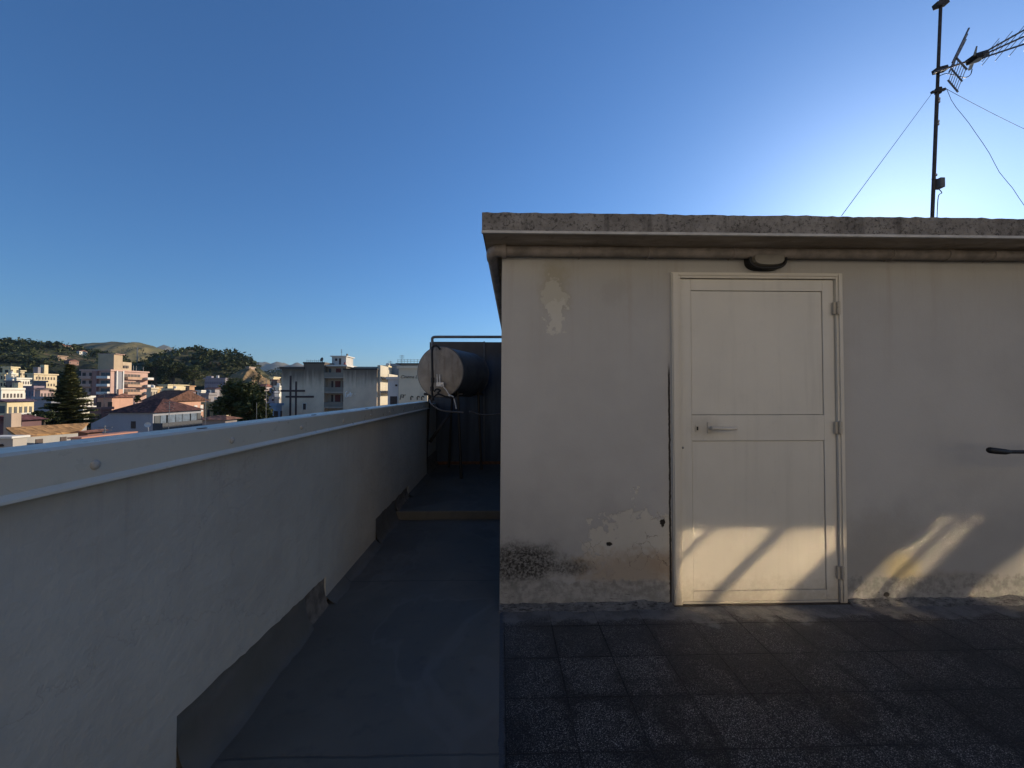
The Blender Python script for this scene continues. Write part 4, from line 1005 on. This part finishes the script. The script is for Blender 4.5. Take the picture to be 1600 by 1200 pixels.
# ---- pink apartment block
YPK = 165.0
Pk = House('apartment_block', 'pink and cream four storey apartment block with long balconies and a roof tower', 'building', 127, 173, 231, YPK, 579.5, PINK, roof='flat')
zs = (1.6, 4.7, 7.8, 10.9)
for zd in (3.0, 6.1, 9.2):
    Pk.balcony('f', .02, .42, zd); Pk.balcony('f', .62, .99, zd, mat=M_white)
    Pk.balcony('r', .36, .80, zd, 1.3, .9, wall_paint((.50, .33, .22))); Pk.balcony('r', .82, 1.0, zd, 2.6, .9, M_white)
Pk.win('f', (.10, .33, .5), zs, 1.3, 1.8, M_shut); Pk.win('f', (.75, .9), zs, 1.6, 1.8, M_glz)
Pk.win('r', (.38, .47, .56, .65, .74), zs, 1.3, 1.3, M_shut)
box_obj('stair_strip', (Pk.x1 + .001, Pk.Y + (Pk.Yb - Pk.Y) * .16, GZ), (Pk.x1 + .3, Pk.Y + (Pk.Yb - Pk.Y) * .27, Pk.z1 - .1), wall_paint((.28, .28, .30)), Pk.o)
for u in (.12, .28): box_obj('pilaster', (Pk.x1 + .001, Pk.Y + (Pk.Yb - Pk.Y) * u, GZ), (Pk.x1 + .5, Pk.Y + (Pk.Yb - Pk.Y) * (u + .03), Pk.z1 + .2), M_white, Pk.o)
box_obj('front_bay', (Pk.x0 + (Pk.x1 - Pk.x0) * .44, Pk.Y - .9, GZ), (Pk.x0 + (Pk.x1 - Pk.x0) * .6, Pk.Y - .001, Pk.z1), wall_paint((.36, .2, .17)), Pk.o)
tw = Pk.block('roof_tower', .45, .99, .08, .3, 6.2, wall_paint((.50, .38, .25)))
Pk.block('roof_room', .6, .98, .31, .55, 3.4, wall_paint((.55, .43, .29)))
box_obj('tower_roof', (Pk.x0 + (Pk.x1 - Pk.x0) * .4, Pk.Y + 1.5, Pk.z1 + 6.77), (Pk.x1 + .4, Pk.Y + (Pk.Yb - Pk.Y) * .33, Pk.z1 + 7.0), wall_paint(PINK), Pk.o)
Pk.win('r', (.36, .43), (-2.0,), .9, 1.1, M_shut)
m = MB()
for u in (.62, .7, .9): X = Pk.x1 - .5; Yy = Pk.Y + (Pk.Yb - Pk.Y) * u; m.tube([(X, Yy, Pk.z1), (X, Yy, Pk.z1 + 3.4 - u)], .06, 5)
m.build('roof_aerial', M_white, Pk.o)

# ---- houses of the left part, from far to near
H = House
def rowwin(h, face, n, rows, w=1.1, hh=1.5, mat=None, u0=.12, u1=.88):
    w = min(w, .5 * (h.x1 - h.x0 if face == 'f' else h.Yb - h.Y) * (u1 - u0) / max(1, n - 1), (h.x1 - h.x0 if face == 'f' else h.Yb - h.Y) * .3)
    h.win(face, [u0 + (u1 - u0) * i / max(1, n - 1) for i in range(n)], [1.7 + 3.1 * r for r in range(rows)], w, hh, mat or M_shut)
h = H('house', 'boxy cream house with one dark bay high at the left picture edge', 'house', 4, 17, 29, 210, 574.5, YEL); rowwin(h, 'r', 2, 2); h.win('f', (.5,), (1.9, 5), 1.6, 1.6, M_shut)
h = H('house', 'yellow block of flats cut by the left picture edge', 'building', -30, -4, 9, 190, 584, YEL); rowwin(h, 'r', 3, 4)
h = H('house', 'low white house below the boxy cream house', 'house', 8, 18, 22, 205, 585, WHITE); rowwin(h, 'r', 2, 1)
h = H('terrace_house', 'pale terrace house with a row of dark openings under the boxy cream house', 'house', 22, 26, 47, 170, 592, WHITE); rowwin(h, 'r', 5, 2, 1.5, 1.5); h.balcony('r', .02, .98, 3.1)
h = H('apartment_block', 'long cream apartment block with a roof cabin left of the fir tree', 'building', 42, 53, 89, 195, 585, CREAM); rowwin(h, 'r', 7, 3, 1.1, 1.3); h.block('roof_cabin', .3, .95, .45, .62, 4.2, wall_paint(YEL)); h.block('roof_room', .0, .7, .25, .44, 3.0, wall_paint((.3, .27, .27)))
h = H('house', 'squat grey house in front of the long cream block', 'house', 50, 63, 71, 160, 597, (.26, .24, .25)); rowwin(h, 'f', 2, 1, .9, 1.2)
h = H('house', 'dark mauve house in the gap between the terrace house and the yellow flats', 'house', 9, 18, 24, 150, 597, (.24, .19, .18)); rowwin(h, 'f', 2, 2, 1, 1.3)
h = H('row_house', 'long white roof terrace at the left edge above the purple roof', 'house', -10, 2, 38, 120, 609, WHITE); rowwin(h, 'r', 6, 1, 1.8, 1.2); h.block('roof_room', .1, .9, .75, .97, 1.6, wall_paint(CREAM))
h = H('house', 'mauve house with a narrow window strip between purple roof and fir tree', 'house', 40, 53, 58, 118, 606, LIL); rowwin(h, 'f', 3, 2, 1.1, 1.5, M_blue)
h = H('house', 'rosy house with a white upper terrace just left of the fir tree', 'house', 54, 63, 84, 112, 609, (.50, .36, .32), roof='gable', rcol=(.16, .12, .12), pitch=.3); rowwin(h, 'r', 4, 2)
h = H('long_house', 'purple roofed house with glazed cream veranda at the left edge', 'house', -14, 11, 53, 78, 628, YEL, roof='gable_x', rcol=(.115, .075, .10), pitch=.35)
rowwin(h, 'r', 5, 1, .75, 1.5, M_glz); h.balcony('r', .0, 1.0, 2.9, .8, .8, M_white); h.win('f', (.3, .7), (1.4,), 1, 1.4, M_glz)
h = H('house', 'blank blue grey gable house half hidden by the fir tree', 'house', 53, 80, 86, 92, 623.5, (.30, .31, .345), roof='flat'); h.win('f', (.8,), (5,), .8, 1)
h = H('house', 'white house with stepped bright terraces right behind the fir tree', 'house', 112, 120, 146, 108, 622, WHITE); rowwin(h, 'r', 4, 3, 1.5, 1.5); h.balcony('r', 0, 1, 3.0, 1.6, .9, M_white); h.balcony('r', 0, 1, 6.0, 1.6, .9, M_white); h.balcony('r', 0, 1, 9.0, 1.6, .9, M_white)
h = H('house', 'brick red house with dark openings between fir tree and gabled house', 'house', 140, 158, 174, 82, 640, (.30, .16, .13), roof='flat'); rowwin(h, 'f', 2, 2, 1.8, 1.6, M_shut)
h = H('house', 'salmon house with a square chimney behind the gabled house', 'house', 152, 175, 208, 100, 621.5, SALM, roof='gable', rcol=(.15, .075, .06)); h.block('chimney', .86, 1.0, .3, .5, 1.5, wall_paint(SALM)); rowwin(h, 'f', 2, 2, 1.1, 1.4)
# near houses
YH = 52.0
g = H('gabled_house', 'large blue grey house with a blank side wall and dark hipped tile roof', 'house', 172, 239, 314, YH, 645, (.32, .33, .36), roof='hip', rcol=(.075, .035, .032), pitch=.42)
g.win('f', (.55,), (1.5,), .55, .9, M_shut)
for u, w_ in ((.08, .9), (.2, 1.2), (.34, 1.6), (.5, 1.2), (.66, 1.6), (.82, 1.4), (.94, .8)): g.win('r', (u,), (1.15,), w_, 1.5, M_blue if w_ > 1 else M_glz, 'window')
g.balcony('r', .0, 1.0, 2.2, 1.2, .9, simple('dark rail', (.05, .055, .065), .7))
gx0 = at(142, 660, YH).x
m = MB(); m.poly_prism([Vector((g.x0 - .003, YH + .02, g.z1 + .2)), Vector((g.x0 - .003, YH + .02, GZ)), Vector((gx0, YH + .02, GZ)), Vector((gx0, YH + .02, at(142, 662, YH).z)), Vector((at(168, 649, YH).x, YH + .02, at(168, 649, YH).z))], (0, 6, 0)); m.build('lean_to', g.m, g.o)
box_obj('attic', (at(174, 640, YH).x, YH + 3.0, g.z1 - 1), (at(203, 640, YH).x, YH + 6, at(190, 631, YH + 3).z), g.m, g.o)
box_obj('white_gable', (at(198, 640, YH).x, YH + 3.4, g.z1 - 1), (at(205, 640, YH).x, YH + 7, at(203, 630, YH + 3.4).z), M_white, g.o)
m = MB(); dd = at(231, 664, YH - 2.0); m.lathe([(0, 0), (.2, .03), (.32, .12)], dd, (.5, -.8, .3), 14); m.tube([dd, dd + Vector((0, .2, -1.2))], .05, 5); m.build('satellite_dish', M_white, g.o)
h = H('house', 'terracotta house with a broad brown tile roof behind the gabled house', 'house', 222, 256, 322, 84, 628, SALM, roof='gable', rcol=(.13, .065, .045), pitch=.4); rowwin(h, 'r', 6, 2, 1.2, 1.5, M_white)
h = H('house', 'ochre house with a small white annex at the foot of the dark cedar', 'house', 318, 324, 337, 78, 632, OCHRE, roof='flat'); rowwin(h, 'r', 2, 1); h.balcony('r', 1.02, 1.5, 2, 1.4, .9, M_white)
h = H('house', 'low shaded house with a red tile roof at the parapet below the cedar', 'house', 316, 352, 368, 46, 656, (.24, .21, .2), roof='hip', rcol=(.22, .11, .075), pitch=.4); rowwin(h, 'f', 3, 1, .9, 1.3, M_glz)
cA, cB, cC = at(27, 681, 33), at(123, 674, 40), at(138, 660.5, 44)
nr = (cB - cA).cross(cC - cA).normalized(); dD = at(9, 668, 1.0) - Vector((0, 0, CAM_H)); cD = Vector((0, 0, CAM_H)) + dD * (nr.dot(cA - Vector((0, 0, CAM_H))) / nr.dot(dD))
lh = thing('long_house', 'low house with sunlit mossy brown tile roof under the fir tree', 'house', (cA.lerp(cB, .5).x, cA.y, GZ))
m = MB(); m.poly_prism([cA, cB, cC, cD], (0, 0, -.16)); m.build('roof', tile_roof((.26, .15, .065)), lh)
dn = Vector((0, 0, -.165)); iA, iB, iC, iD = [p.lerp((cA + cB + cC + cD) / 4, .05) + dn for p in (cA, cB, cC, cD)]
m = MB(); m.poly_prism([iA, iB, iC, iD], (0, 0, GZ + 3)); m.build('wall', wall_paint((.30, .29, .27)), lh)
e_ = (cB - cA).normalized(); nq = Vector((e_.y, -e_.x, 0))
for t_ in (.3, .72):
    q_ = iA.lerp(iB, t_) + nq * .04 + Vector((0, 0, -.75)); m = MB(); m.poly_prism([q_ - e_ * .4 + Vector((0, 0, .5)), q_ + e_ * .4 + Vector((0, 0, .5)), q_ + e_ * .4 - Vector((0, 0, .5)), q_ - e_ * .4 - Vector((0, 0, .5))], -nq * .039); m.build('window', M_shut, lh)
h = H('house', 'small house with terracotta ridge tiles at the end of the mossy roof', 'house', 122, 137, 141, 36, 676, (.25, .13, .10), roof='gable_x', rcol=(.24, .11, .07), depth=1.3); h.win('f', (.4,), (.7,), .6, .7, M_shut)
h = H('house', 'shaded house with a maroon roof and pale chimney stack at the left edge', 'house', -30, 34, 40, 48, 657, (.17, .10, .10), roof='gable_x', rcol=(.14, .055, .055), pitch=.25); h.win('f', (.7, .9), (1.1,), .9, 1.2, M_glz)
ck = at(12, 646, 40); box_obj('chimney', (ck.x - .35, 40, at(12, 676, 40).z - 3), (ck.x + .35, 40.8, ck.z), wall_paint((.5, .38, .28)), h.o)
h = H('garage', 'dark open shed roof in the bottom left corner of the town', 'shed', -30, 21, 23, 26, 684, (.09, .085, .08), roof='gable', rcol=(.10, .07, .06), pitch=.15, depth=.7); rowwin(h, 'f', 2, 1, .8, .8)
m = MB(); m.box((at(-20, 692, 21).x, 21, GZ), (at(20, 692, 21).x, 21.6, at(5, 685, 21).z))
yp = m.build('low_house', wall_paint((.42, .38, .33)), None); tag(yp, 'pale house top with dark graffiti peeping over the parapet at the left edge', 'house')
m = MB(); m.box((at(-20, 692, 21).x - .1, 20.9, at(5, 685, 21).z + .001), (at(20, 692, 21).x + .06, 21.7, at(5, 685, 21).z + .1)); child(m.build('coping', M_white), yp)
zr = at(5, 695, 21).z
sp = MB(); sp.tube([(at(0, 690, 21).x, 20.97, zr + .02), (at(1.5, 690, 21).x, 20.97, zr - .08), (at(3, 690, 21).x, 20.97, zr + .03)], .03, 5); child(sp.build('lettering', M_shut), yp); sp = MB(); sp.tube([(at(4, 690, 21).x, 20.97, zr - .08), (at(5, 690, 21).x, 20.97, zr + .02), (at(6.5, 690, 21).x, 20.97, zr - .07)], .03, 5)
child(sp.build('lettering', M_shut), yp)
sl = thing('low_house', 'low house edge with a salmon coping line just above the parapet cap', 'house', (-12.3, 12.8, GZ))
box_obj('wall', (-12.3, 12.0, GZ), (-12.0, 13.7, .075), wall_paint((.45, .38, .34)), sl); box_obj('coping', (-12.35, 11.95, .076), (-11.95, 13.75, .115), wall_paint((.44, .22, .16)), sl)
# middle: below the wooded hill
h = H('warehouse', 'long low cream wall of a hall in full sun beneath the wooded hill', 'hall', 248, 262, 294, 260, 602, YEL, depth=None); rowwin(h, 'f', 2, 1, 1.2, 1.4)
h = H('hall', 'orange gabled hall next to the sunlit cream hall', 'hall', 290, 296, 304, 250, 604, (.5, .3, .17)); rowwin(h, 'f', 1, 1)
h = H('house', 'low house with mixed terraces at the right foot of the pink block', 'house', 229, 236, 246, 150, 608, BEIGE); rowwin(h, 'r', 3, 2)
h = H('office_block', 'lilac grey office block with a bright cream end wall under the hill', 'building', 320, 352, 360, 230, 592, (.30, .27, .30)); h.win('f', [.06 + .11 * i for i in range(9)], (2.2, 5.2, 8.2), 1.1, 1.3, wall_paint((.2, .18, .21))); h.block('roof_cabin', .5, .6, .2, .4, 1.4, M_white); h.block('roof_room', .03, .3, .1, .5, 1.0)
hs = [('white cottage with two dark windows left below the lilac office block', 308, 314, 325, 150, 612, WHITE), ('pale cottage with a dark roof right below the lilac office block', 330, 338, 348, 160, 611, (.4, .36, .34)),
      ('bright cream corner house touching the cedar on its left', 346, 350, 362, 130, 616, YEL), ('grey shed with flat roof in front of the white cottage', 314, 326, 338, 120, 617, (.27, .25, .25)),
      ('small white cube house left under the ochre rock', 372, 377, 383, 240, 602, WHITE)]
for lab, a_, c_, r_, Y_, t_, col in hs: h = H('cottage', lab, 'house', a_, c_, r_, Y_, t_, col, roof='gable' if 'roof' in lab and 'flat' not in lab else 'flat', rcol=(.12, .07, .06)); rowwin(h, 'r', 2, 2, .9, 1.2)
# between cedar and grey block
hs = [('cream house with a stubby tower left of the grey block top', 422, 427, 437, 260, 590, YEL, 'flat'), ('brown gabled house under the stubby tower', 424, 433, 437, 200, 594, (.22, .17, .14), 'gable'),
      ('red roofed white house right above the cedar crown', 404, 411, 424, 180, 604, (.45, .36, .33), 'gable'), ('white flat house beside the edge of the grey block', 430, 436, 441, 150, 605, WHITE, 'flat'),
      ('slate blue house with dark windows right of the cedar', 417, 428, 432, 120, 614, (.20, .22, .27), 'flat'), ('pale blue house lowest beside the grey block', 418, 432, 438, 84, 634, (.24, .32, .42), 'flat'),
      ('bright terrace house between the two blue houses', 428, 436, 440, 105, 623, (.5, .46, .40), 'flat'), ('tiny white farmhouse on the ochre slope', 385, 389, 398, 330, 574, (.5, .38, .3), 'flat')]
for lab, a_, c_, r_, Y_, t_, col, rf in hs: h = H('house', lab, 'house', a_, c_, r_, Y_, t_, col, roof=rf, rcol=(.22, .085, .065)); rowwin(h, 'f', 2, 2, 1, 1.3); rowwin(h, 'r', 2, 2, .9, 1.2)
# houses on the left hill (they stand on the slope)
hs = [('pink villa with pale eaves highest on the left hill', 80, 91, 97, 470, 542.5, SALM, 'gable'), ('cream villa with a brown roof at the ridge right of the pink villa', 96, 101, 112, 480, 548, BEIGE, 'gable'),
      ('long white ridge house right end of the left hill', 118, 124, 142, 470, 551, WHITE, 'gable'), ('pale ridge house with long wall behind the pines', 16, 34, 38, 520, 541, (.35, .36, .34), 'flat'),
      ('bright white cube alone in the dark wood', 68, 70.5, 74, 330, 564, (.7, .68, .62), 'flat'), ('faint grey house at the wood edge on the far left', -6, 6, 9, 300, 570, (.30, .31, .33), 'flat'),
      ('low orange terrace wall on the green slope', 84, 90, 103, 420, 556, (.4, .28, .2), 'flat'), ('small cream house over the pink block tower', 176, 180, 194, 330, 558.5, CREAM, 'flat'),
      ('white specks of a farm on the round hill foot', 206, 209, 217, 420, 559, WHITE, 'flat'), ('pale villa with loggia on the saddle between the hills', 250, 255, 262, 430, 559, (.55, .5, .42), 'flat'),
      ('long brown farmhouse in the middle of the green slope', 100, 108, 118, 400, 553, (.33, .2, .16), 'gable'), ('grey cottage under the white cube in the wood', 40, 44, 50, 290, 571, (.22, .22, .23), 'gable')]
for lab, a_, c_, r_, Y_, t_, col, rf in hs:
    q_ = at(c_, t_, Y_); gz_ = ground_z(q_.x, Y_)
    zt_ = min(max(q_.z, gz_ + 3.5), gz_ + 5.5)
    h = H('villa', lab, 'house', a_, c_, r_, Y_, py_of(c_, zt_, Y_), col, roof=rf, rcol=(.2, .10, .08), base=gz_ - 5, depth=9); rowwin(h, 'r', 2, 1, 1.2, 1.4); rowwin(h, 'f', 2, 1, 1.2, 1.4)
# a few more roofs between the big ones
hs = [('thin cream house with a flat roof in front of the sunlit hall', 262, 272, 282, 170, 609, CREAM, 'flat'), ('mauve gabled house below the orange hall', 284, 296, 306, 140, 612, (.3, .23, .24), 'gable'),
      ('small ochre cube house between the pink block and the hall', 238, 244, 252, 190, 606, OCHRE, 'flat'), ('white house with flat roof under the bright cream corner house', 338, 345, 352, 108, 624, WHITE, 'flat'),
      ('grey roofed house in the middle distance left of the cedar crown', 322, 336, 346, 140, 608, (.33, .3, .3), 'gable'), ('narrow cream tower house at the far left behind the yellow flats', 28, 32, 38, 235, 580, CREAM, 'flat')]
for lab, a_, c_, r_, Y_, t_, col, rf in hs: h = H('house', lab, 'house', a_, c_, r_, Y_, t_, col, roof=rf, rcol=(.15, .08, .065)); rowwin(h, 'f', 2, 2, 1, 1.3); rowwin(h, 'r', 2, 2, .9, 1.2)
# bell tower at the far left wood, transmitter mast
# aerial poles standing on near roofs
def pole(label, px, y0, y1, Y, r, tv=True, px1=None):
    a_, b_ = at(px, y0, Y), at(px1 or px, y1, Y)
    t_ = thing('aerial_pole', label, 'aerial', b_, 'aerial poles over the roofs')
    m = MB(); m.tube([b_ - Vector((0, 0, 2.5)), a_], r, 6); m.build('pole', M_galv, t_)
    if tv:
        for k in range(4):
            m = MB(); z_ = a_.z - .12 - k * .18; m.tube([(a_.x - .45 + .06 * k, a_.y, z_), (a_.x + .45 - .06 * k, a_.y, z_)], .018, 4)
            m.build('crossbar', M_galv, t_)
pole('leaning aerial pole with crossbars before the dark hipped roof', 265, 627, 668, 34, .024, True, 262.5)
pole('thin straight aerial pole with a pale head left of the cedar', 321, 620, 660, 36, .022, False)
pole('short thin pole in front of the cedar trunk', 401, 629, 654, 40, .022, False)
pole('tall pale pole on the right of the cedar', 416, 592, 652, 44, .028, False)
pole('little T shaped aerial against the blank house wall', 164, 665, 680, 27, .04, True)
pole('slim pale mast above the pink block on the hillside', 214.5, 543, 562, 380, .4, False)
# ---- foliage
def leaf_mat(name, a, b_):
    b = NB(name); n = b.noise(.9, 4, .6); c = b.mix(b.step(n, .35, .65), a, b_)
    b.b.inputs['Subsurface Weight'].default_value = 0
    return b.out(c, .7, 0, None, .2)
M_leafd, M_leafg, M_fir = leaf_mat('dark leaves', (.028, .040, .015), (.085, .095, .03)), leaf_mat('green leaves', (.05, .065, .02), (.13, .14, .045)), leaf_mat('fir needles', (.07, .08, .03), (.17, .165, .06))
M_bark = simple('bark', (.09, .07, .05), .9, 0, .3, 2)
def leaf_clump(m, c, r, n, s, rg):
    for _ in range(n):
        while True:
            v = Vector((rg.uniform(-1, 1), rg.uniform(-1, 1), rg.uniform(-1, 1)))
            if .15 < v.length < 1: break
        v *= (.65 + .35 * rg.random()) / max(.5, v.length) * v.length
        p = Vector(c) + Vector((v.x * r[0], v.y * r[1], v.z * r[2]))
        u = Vector((rg.gauss(0, 1), rg.gauss(0, 1), rg.gauss(0, .6))).normalized(); w_ = u.orthogonal().normalized() if rg.random() < .5 else u.cross(Vector((.3, .2, .9))).normalized()
        k = s * rg.uniform(.6, 1.4)
        m.face([p - u * k, p - w_ * k * .6, p + u * k, p + w_ * k * .6])
def woods(name, hill_o, n, r, test, mat, leaves=26, seed=1):
    rg = random.Random(seed); bv = surf(hill_o); m = MB(); xs = [v.co.x for v in hill_o.data.vertices]; ys = [v.co.y for v in hill_o.data.vertices]
    k = 0; tries = 0
    while k < n and tries < n * 60:
        tries += 1
        X, Y = rg.uniform(min(xs), max(xs)), rg.uniform(min(ys), max(ys))
        hit = bv.ray_cast(Vector((X, Y, 900)), Vector((0, 0, -1)))[0]
        if not hit: continue
        px = 783 + F * X / Y
        if not test(px, hit, rg): continue
        s = rg.uniform(.6, 1.3) * r
        leaf_clump(m, hit + Vector((0, 0, s * .55)), (s, s, s * rg.uniform(.8, 1.5)), leaves, s * .34, rg); k += 1
    o = m.build(name, mat); struct(o, 'stuff')
    return o
def fr(v, s): return mnoise.noise(Vector((v.x * s, v.y * s, 3.3)))
woods('woodland', hill_a, 1000, 4.6, lambda px, h, rg: px < 215 and h.y < 560 and (fr(h, .012) > -.35 if px < 75 else fr(h, .014) > -.02), M_leafd, 26, 3)
woods('hill_bushes', hill_a, 220, 3.4, lambda px, h, rg: 40 < px < 260 and h.y < 560, M_leafg, 20, 5)
woods('pine_wood', hill_d, 560, 4.0, lambda px, h, rg: px < 405 and h.y < 470 and fr(h, .016) > (-.05 if px < 340 else .12), M_leafd, 26, 7)
woods('slope_bushes', hill_d, 200, 2.6, lambda px, h, rg: 190 < px < 420 and h.y < 470, M_leafg, 18, 9)
woods('plain_trees', low_r, 420, 9, lambda px, h, rg: 370 < px < 780 and h.y < 1400, M_leafd, 16, 11)
woods('round_hill_scrub', hill_b, 260, 6, lambda px, h, rg: fr(h, .004) > 0 and h.y < 1600, M_leafd, 12, 13)
def limb(m, a, b_, r0, r1):
    a, b_ = Vector(a), Vector(b_); mid = a.lerp(b_, .5) + Vector((0, 0, (b_ - a).length * .06)); m.tube([a, mid, b_], [r0, (r0 + r1) / 2, r1], 6)
def broad_tree(label, px, ytop, ybase, wpx, Y, mat, n=18, leaves=150, seed=0, name='tree', group=None, flat=False, cat='tree'):
    rg = random.Random(seed); top = at(px, ytop, Y); bs = at(px, ybase, Y); w_ = wpx / F * Y / 2; hgt = top.z - bs.z
    t_ = thing(name, label, cat, bs, group)
    mt = MB(); mt.tube([bs, bs.lerp(top, .45) + Vector((w_ * .06, 0, 0)), bs.lerp(top, .8)], [w_ * .09, w_ * .06, w_ * .02], 8)
    mc = MB()
    for i in range(n):
        a = rg.uniform(0, 6.283); q = math.sqrt(rg.random()); f = rg.uniform(.35 if not flat else .72, .93)
        prof = math.sqrt(max(.05, 1 - ((f - .6) / .45) ** 2)) if not flat else 1
        c = Vector((bs.x + math.cos(a) * q * w_ * .8 * prof, Y + math.sin(a) * q * w_ * .8 * prof, bs.z + hgt * f))
        rr = w_ * rg.uniform(.24, .42); leaf_clump(mc, c, (rr, rr, rr * .75), leaves // 1, max(.12, rr * .17), rg)
        limb(mt, bs.lerp(top, min(.75, f * .6)), c, w_ * .035, w_ * .012)
    mt.build('trunk', M_bark, t_); mc.build('crown', mat, t_); return t_
broad_tree('big dark spreading cedar between the salmon roofs and the grey block', 382, 597, 690, 80, 70, M_leafd, 70, 230, 4, 'cedar')
broad_tree('green broad tree below the right end of the pine hill', 366, 590, 610, 26, 200, M_leafg, 16, 120, 6)
broad_tree('slim dark cypress on the ochre slope', 396, 577, 602, 9, 250, M_leafd, 14, 90, 8, 'cypress')
broad_tree('dark round tree beside the slim cypress', 404, 584, 606, 16, 230, M_leafd, 14, 100, 9)
broad_tree('tallest umbrella pine on the skyline', 293.5, 545.5, 558, 13, 420, M_leafd, 14, 80, 10, 'umbrella_pine', 'pines on the skyline', True)
broad_tree('smaller umbrella pine right of the tallest one on the skyline', 305, 546, 557, 8, 422, M_leafd, 9, 80, 11, 'umbrella_pine', 'pines on the skyline', True)
broad_tree('dark skyline tree clump near the middle of the pine hill', 334, 552.5, 563, 15, 415, M_leafd, 14, 90, 12, 'pine_tree', 'pines on the skyline')
broad_tree('bushy skyline pine nearest the left picture edge', 41, 537, 546, 12, 500, M_leafd, 12, 80, 13, 'pine_tree', 'pines on the skyline')
broad_tree('second bushy skyline pine from the left picture edge', 52, 538, 546, 9, 500, M_leafd, 10, 80, 14, 'pine_tree', 'pines on the skyline')
broad_tree('pointed dark tree on the ridge right of the pink villa', 105, 536, 548, 6, 480, M_leafd, 12, 80, 15, 'cypress')
broad_tree('large dark tree left under the pine hill behind the halls', 270, 566, 604, 46, 290, M_leafd, 26, 140, 16)
broad_tree('round green tree in front of the pine hill behind the office block', 302, 572, 604, 40, 300, M_leafg, 24, 140, 17)
broad_tree('dark tree behind the right end of the pink block', 243, 560, 600, 34, 285, M_leafd, 24, 140, 18)
# the tall tiered fir
YF_ = 70.0; tb_, tt_ = at(104, 700, YF_), at(109.5, 570, YF_)
fir = thing('fir_tree', 'tall tiered fir tree with level boughs standing among the roofs at left', 'tree', tb_)
rg = random.Random(21)
mt = MB(); mt.tube([tb_, tb_.lerp(tt_, .5), tt_], [.28, .17, .03], 8); mt.build('trunk', M_bark, fir)
mc = MB(); H_ = (tt_ - tb_).length; nt_ = 24
for i in range(nt_):
    f = .22 + .775 * i / (nt_ - 1); c = tb_.lerp(tt_, f); L = (5.9 * (1 - f) ** 1.1 + .2) * rg.uniform(.85, 1.12)
    nb = 11 if f < .8 else 8
    for k in range(nb):
        a = 6.283 * (k + rg.random() * .6) / nb; l = L * rg.uniform(.75, 1.1); c = tb_.lerp(tt_, min(.995, f + rg.uniform(-.014, .014))); d = Vector((math.cos(a), math.sin(a), rg.uniform(-.14, .06) + .2 * f)); sd = Vector((-d.y, d.x, 0))
        mc.tube([c, c + d * l], [.04, .012], 4, False)
        ns = max(5, int(l * 9))
        for j in range(ns):
            t = (j + .5) / ns; p = c + d * l * t + Vector((0, 0, .10 * math.sin(t * 3)))
            s = (.26 + .42 * math.sin(min(1, t * 1.15) * math.pi)) * rg.uniform(.7, 1.2)
            for sg in (-1, 1):
                q = p + sd * sg * s + d * s * .5 + Vector((0, 0, rg.uniform(-.16, .12)))
                mc.face([p - d * .07, q - d * .05, q + d * .07, p + d * .08 + Vector((0, 0, .04))])
                mc.face([p - d * .08, q - d * .05 - Vector((0, 0, .15)), p + sd * sg * s * .4 - Vector((0, 0, .22)), p + d * .08])
mc.build('crown', M_fir, fir)
# low shrubs between the near houses
for i, (px, yt, yb_, wd, Y_, lab) in enumerate([(68, 643, 664, 40, 60, 'low dark thicket left under the fir tree'), (60, 640, 662, 16, 66, 'round shrub beside the glazed veranda'), (214, 618, 632, 12, 75, 'small shrub on the salmon house terrace')]):
    broad_tree(lab, px, yt, yb_, wd, Y_, M_leafd, 12, 120, 30 + i, 'shrub', cat='shrub')
# ---- air between here and the mountains
m = MB(); m.box((-8600, -380, GZ - 1), (5600, 7200, 590))
hz = m.build('haze', None); struct(hz, 'stuff')
hm = bpy.data.materials.new('haze air'); hm.use_nodes = True; nt = hm.node_tree; nt.nodes.remove(nt.nodes['Principled BSDF'])
pv = nt.nodes.new('ShaderNodeVolumePrincipled'); pv.inputs['Color'].default_value = (.50, .70, 1.0, 1); pv.inputs['Density'].default_value = 4e-5; pv.inputs['Anisotropy'].default_value = .2
nt.links.new(pv.outputs[0], nt.nodes['Material Output'].inputs['Volume']); hz.data.materials.append(hm)
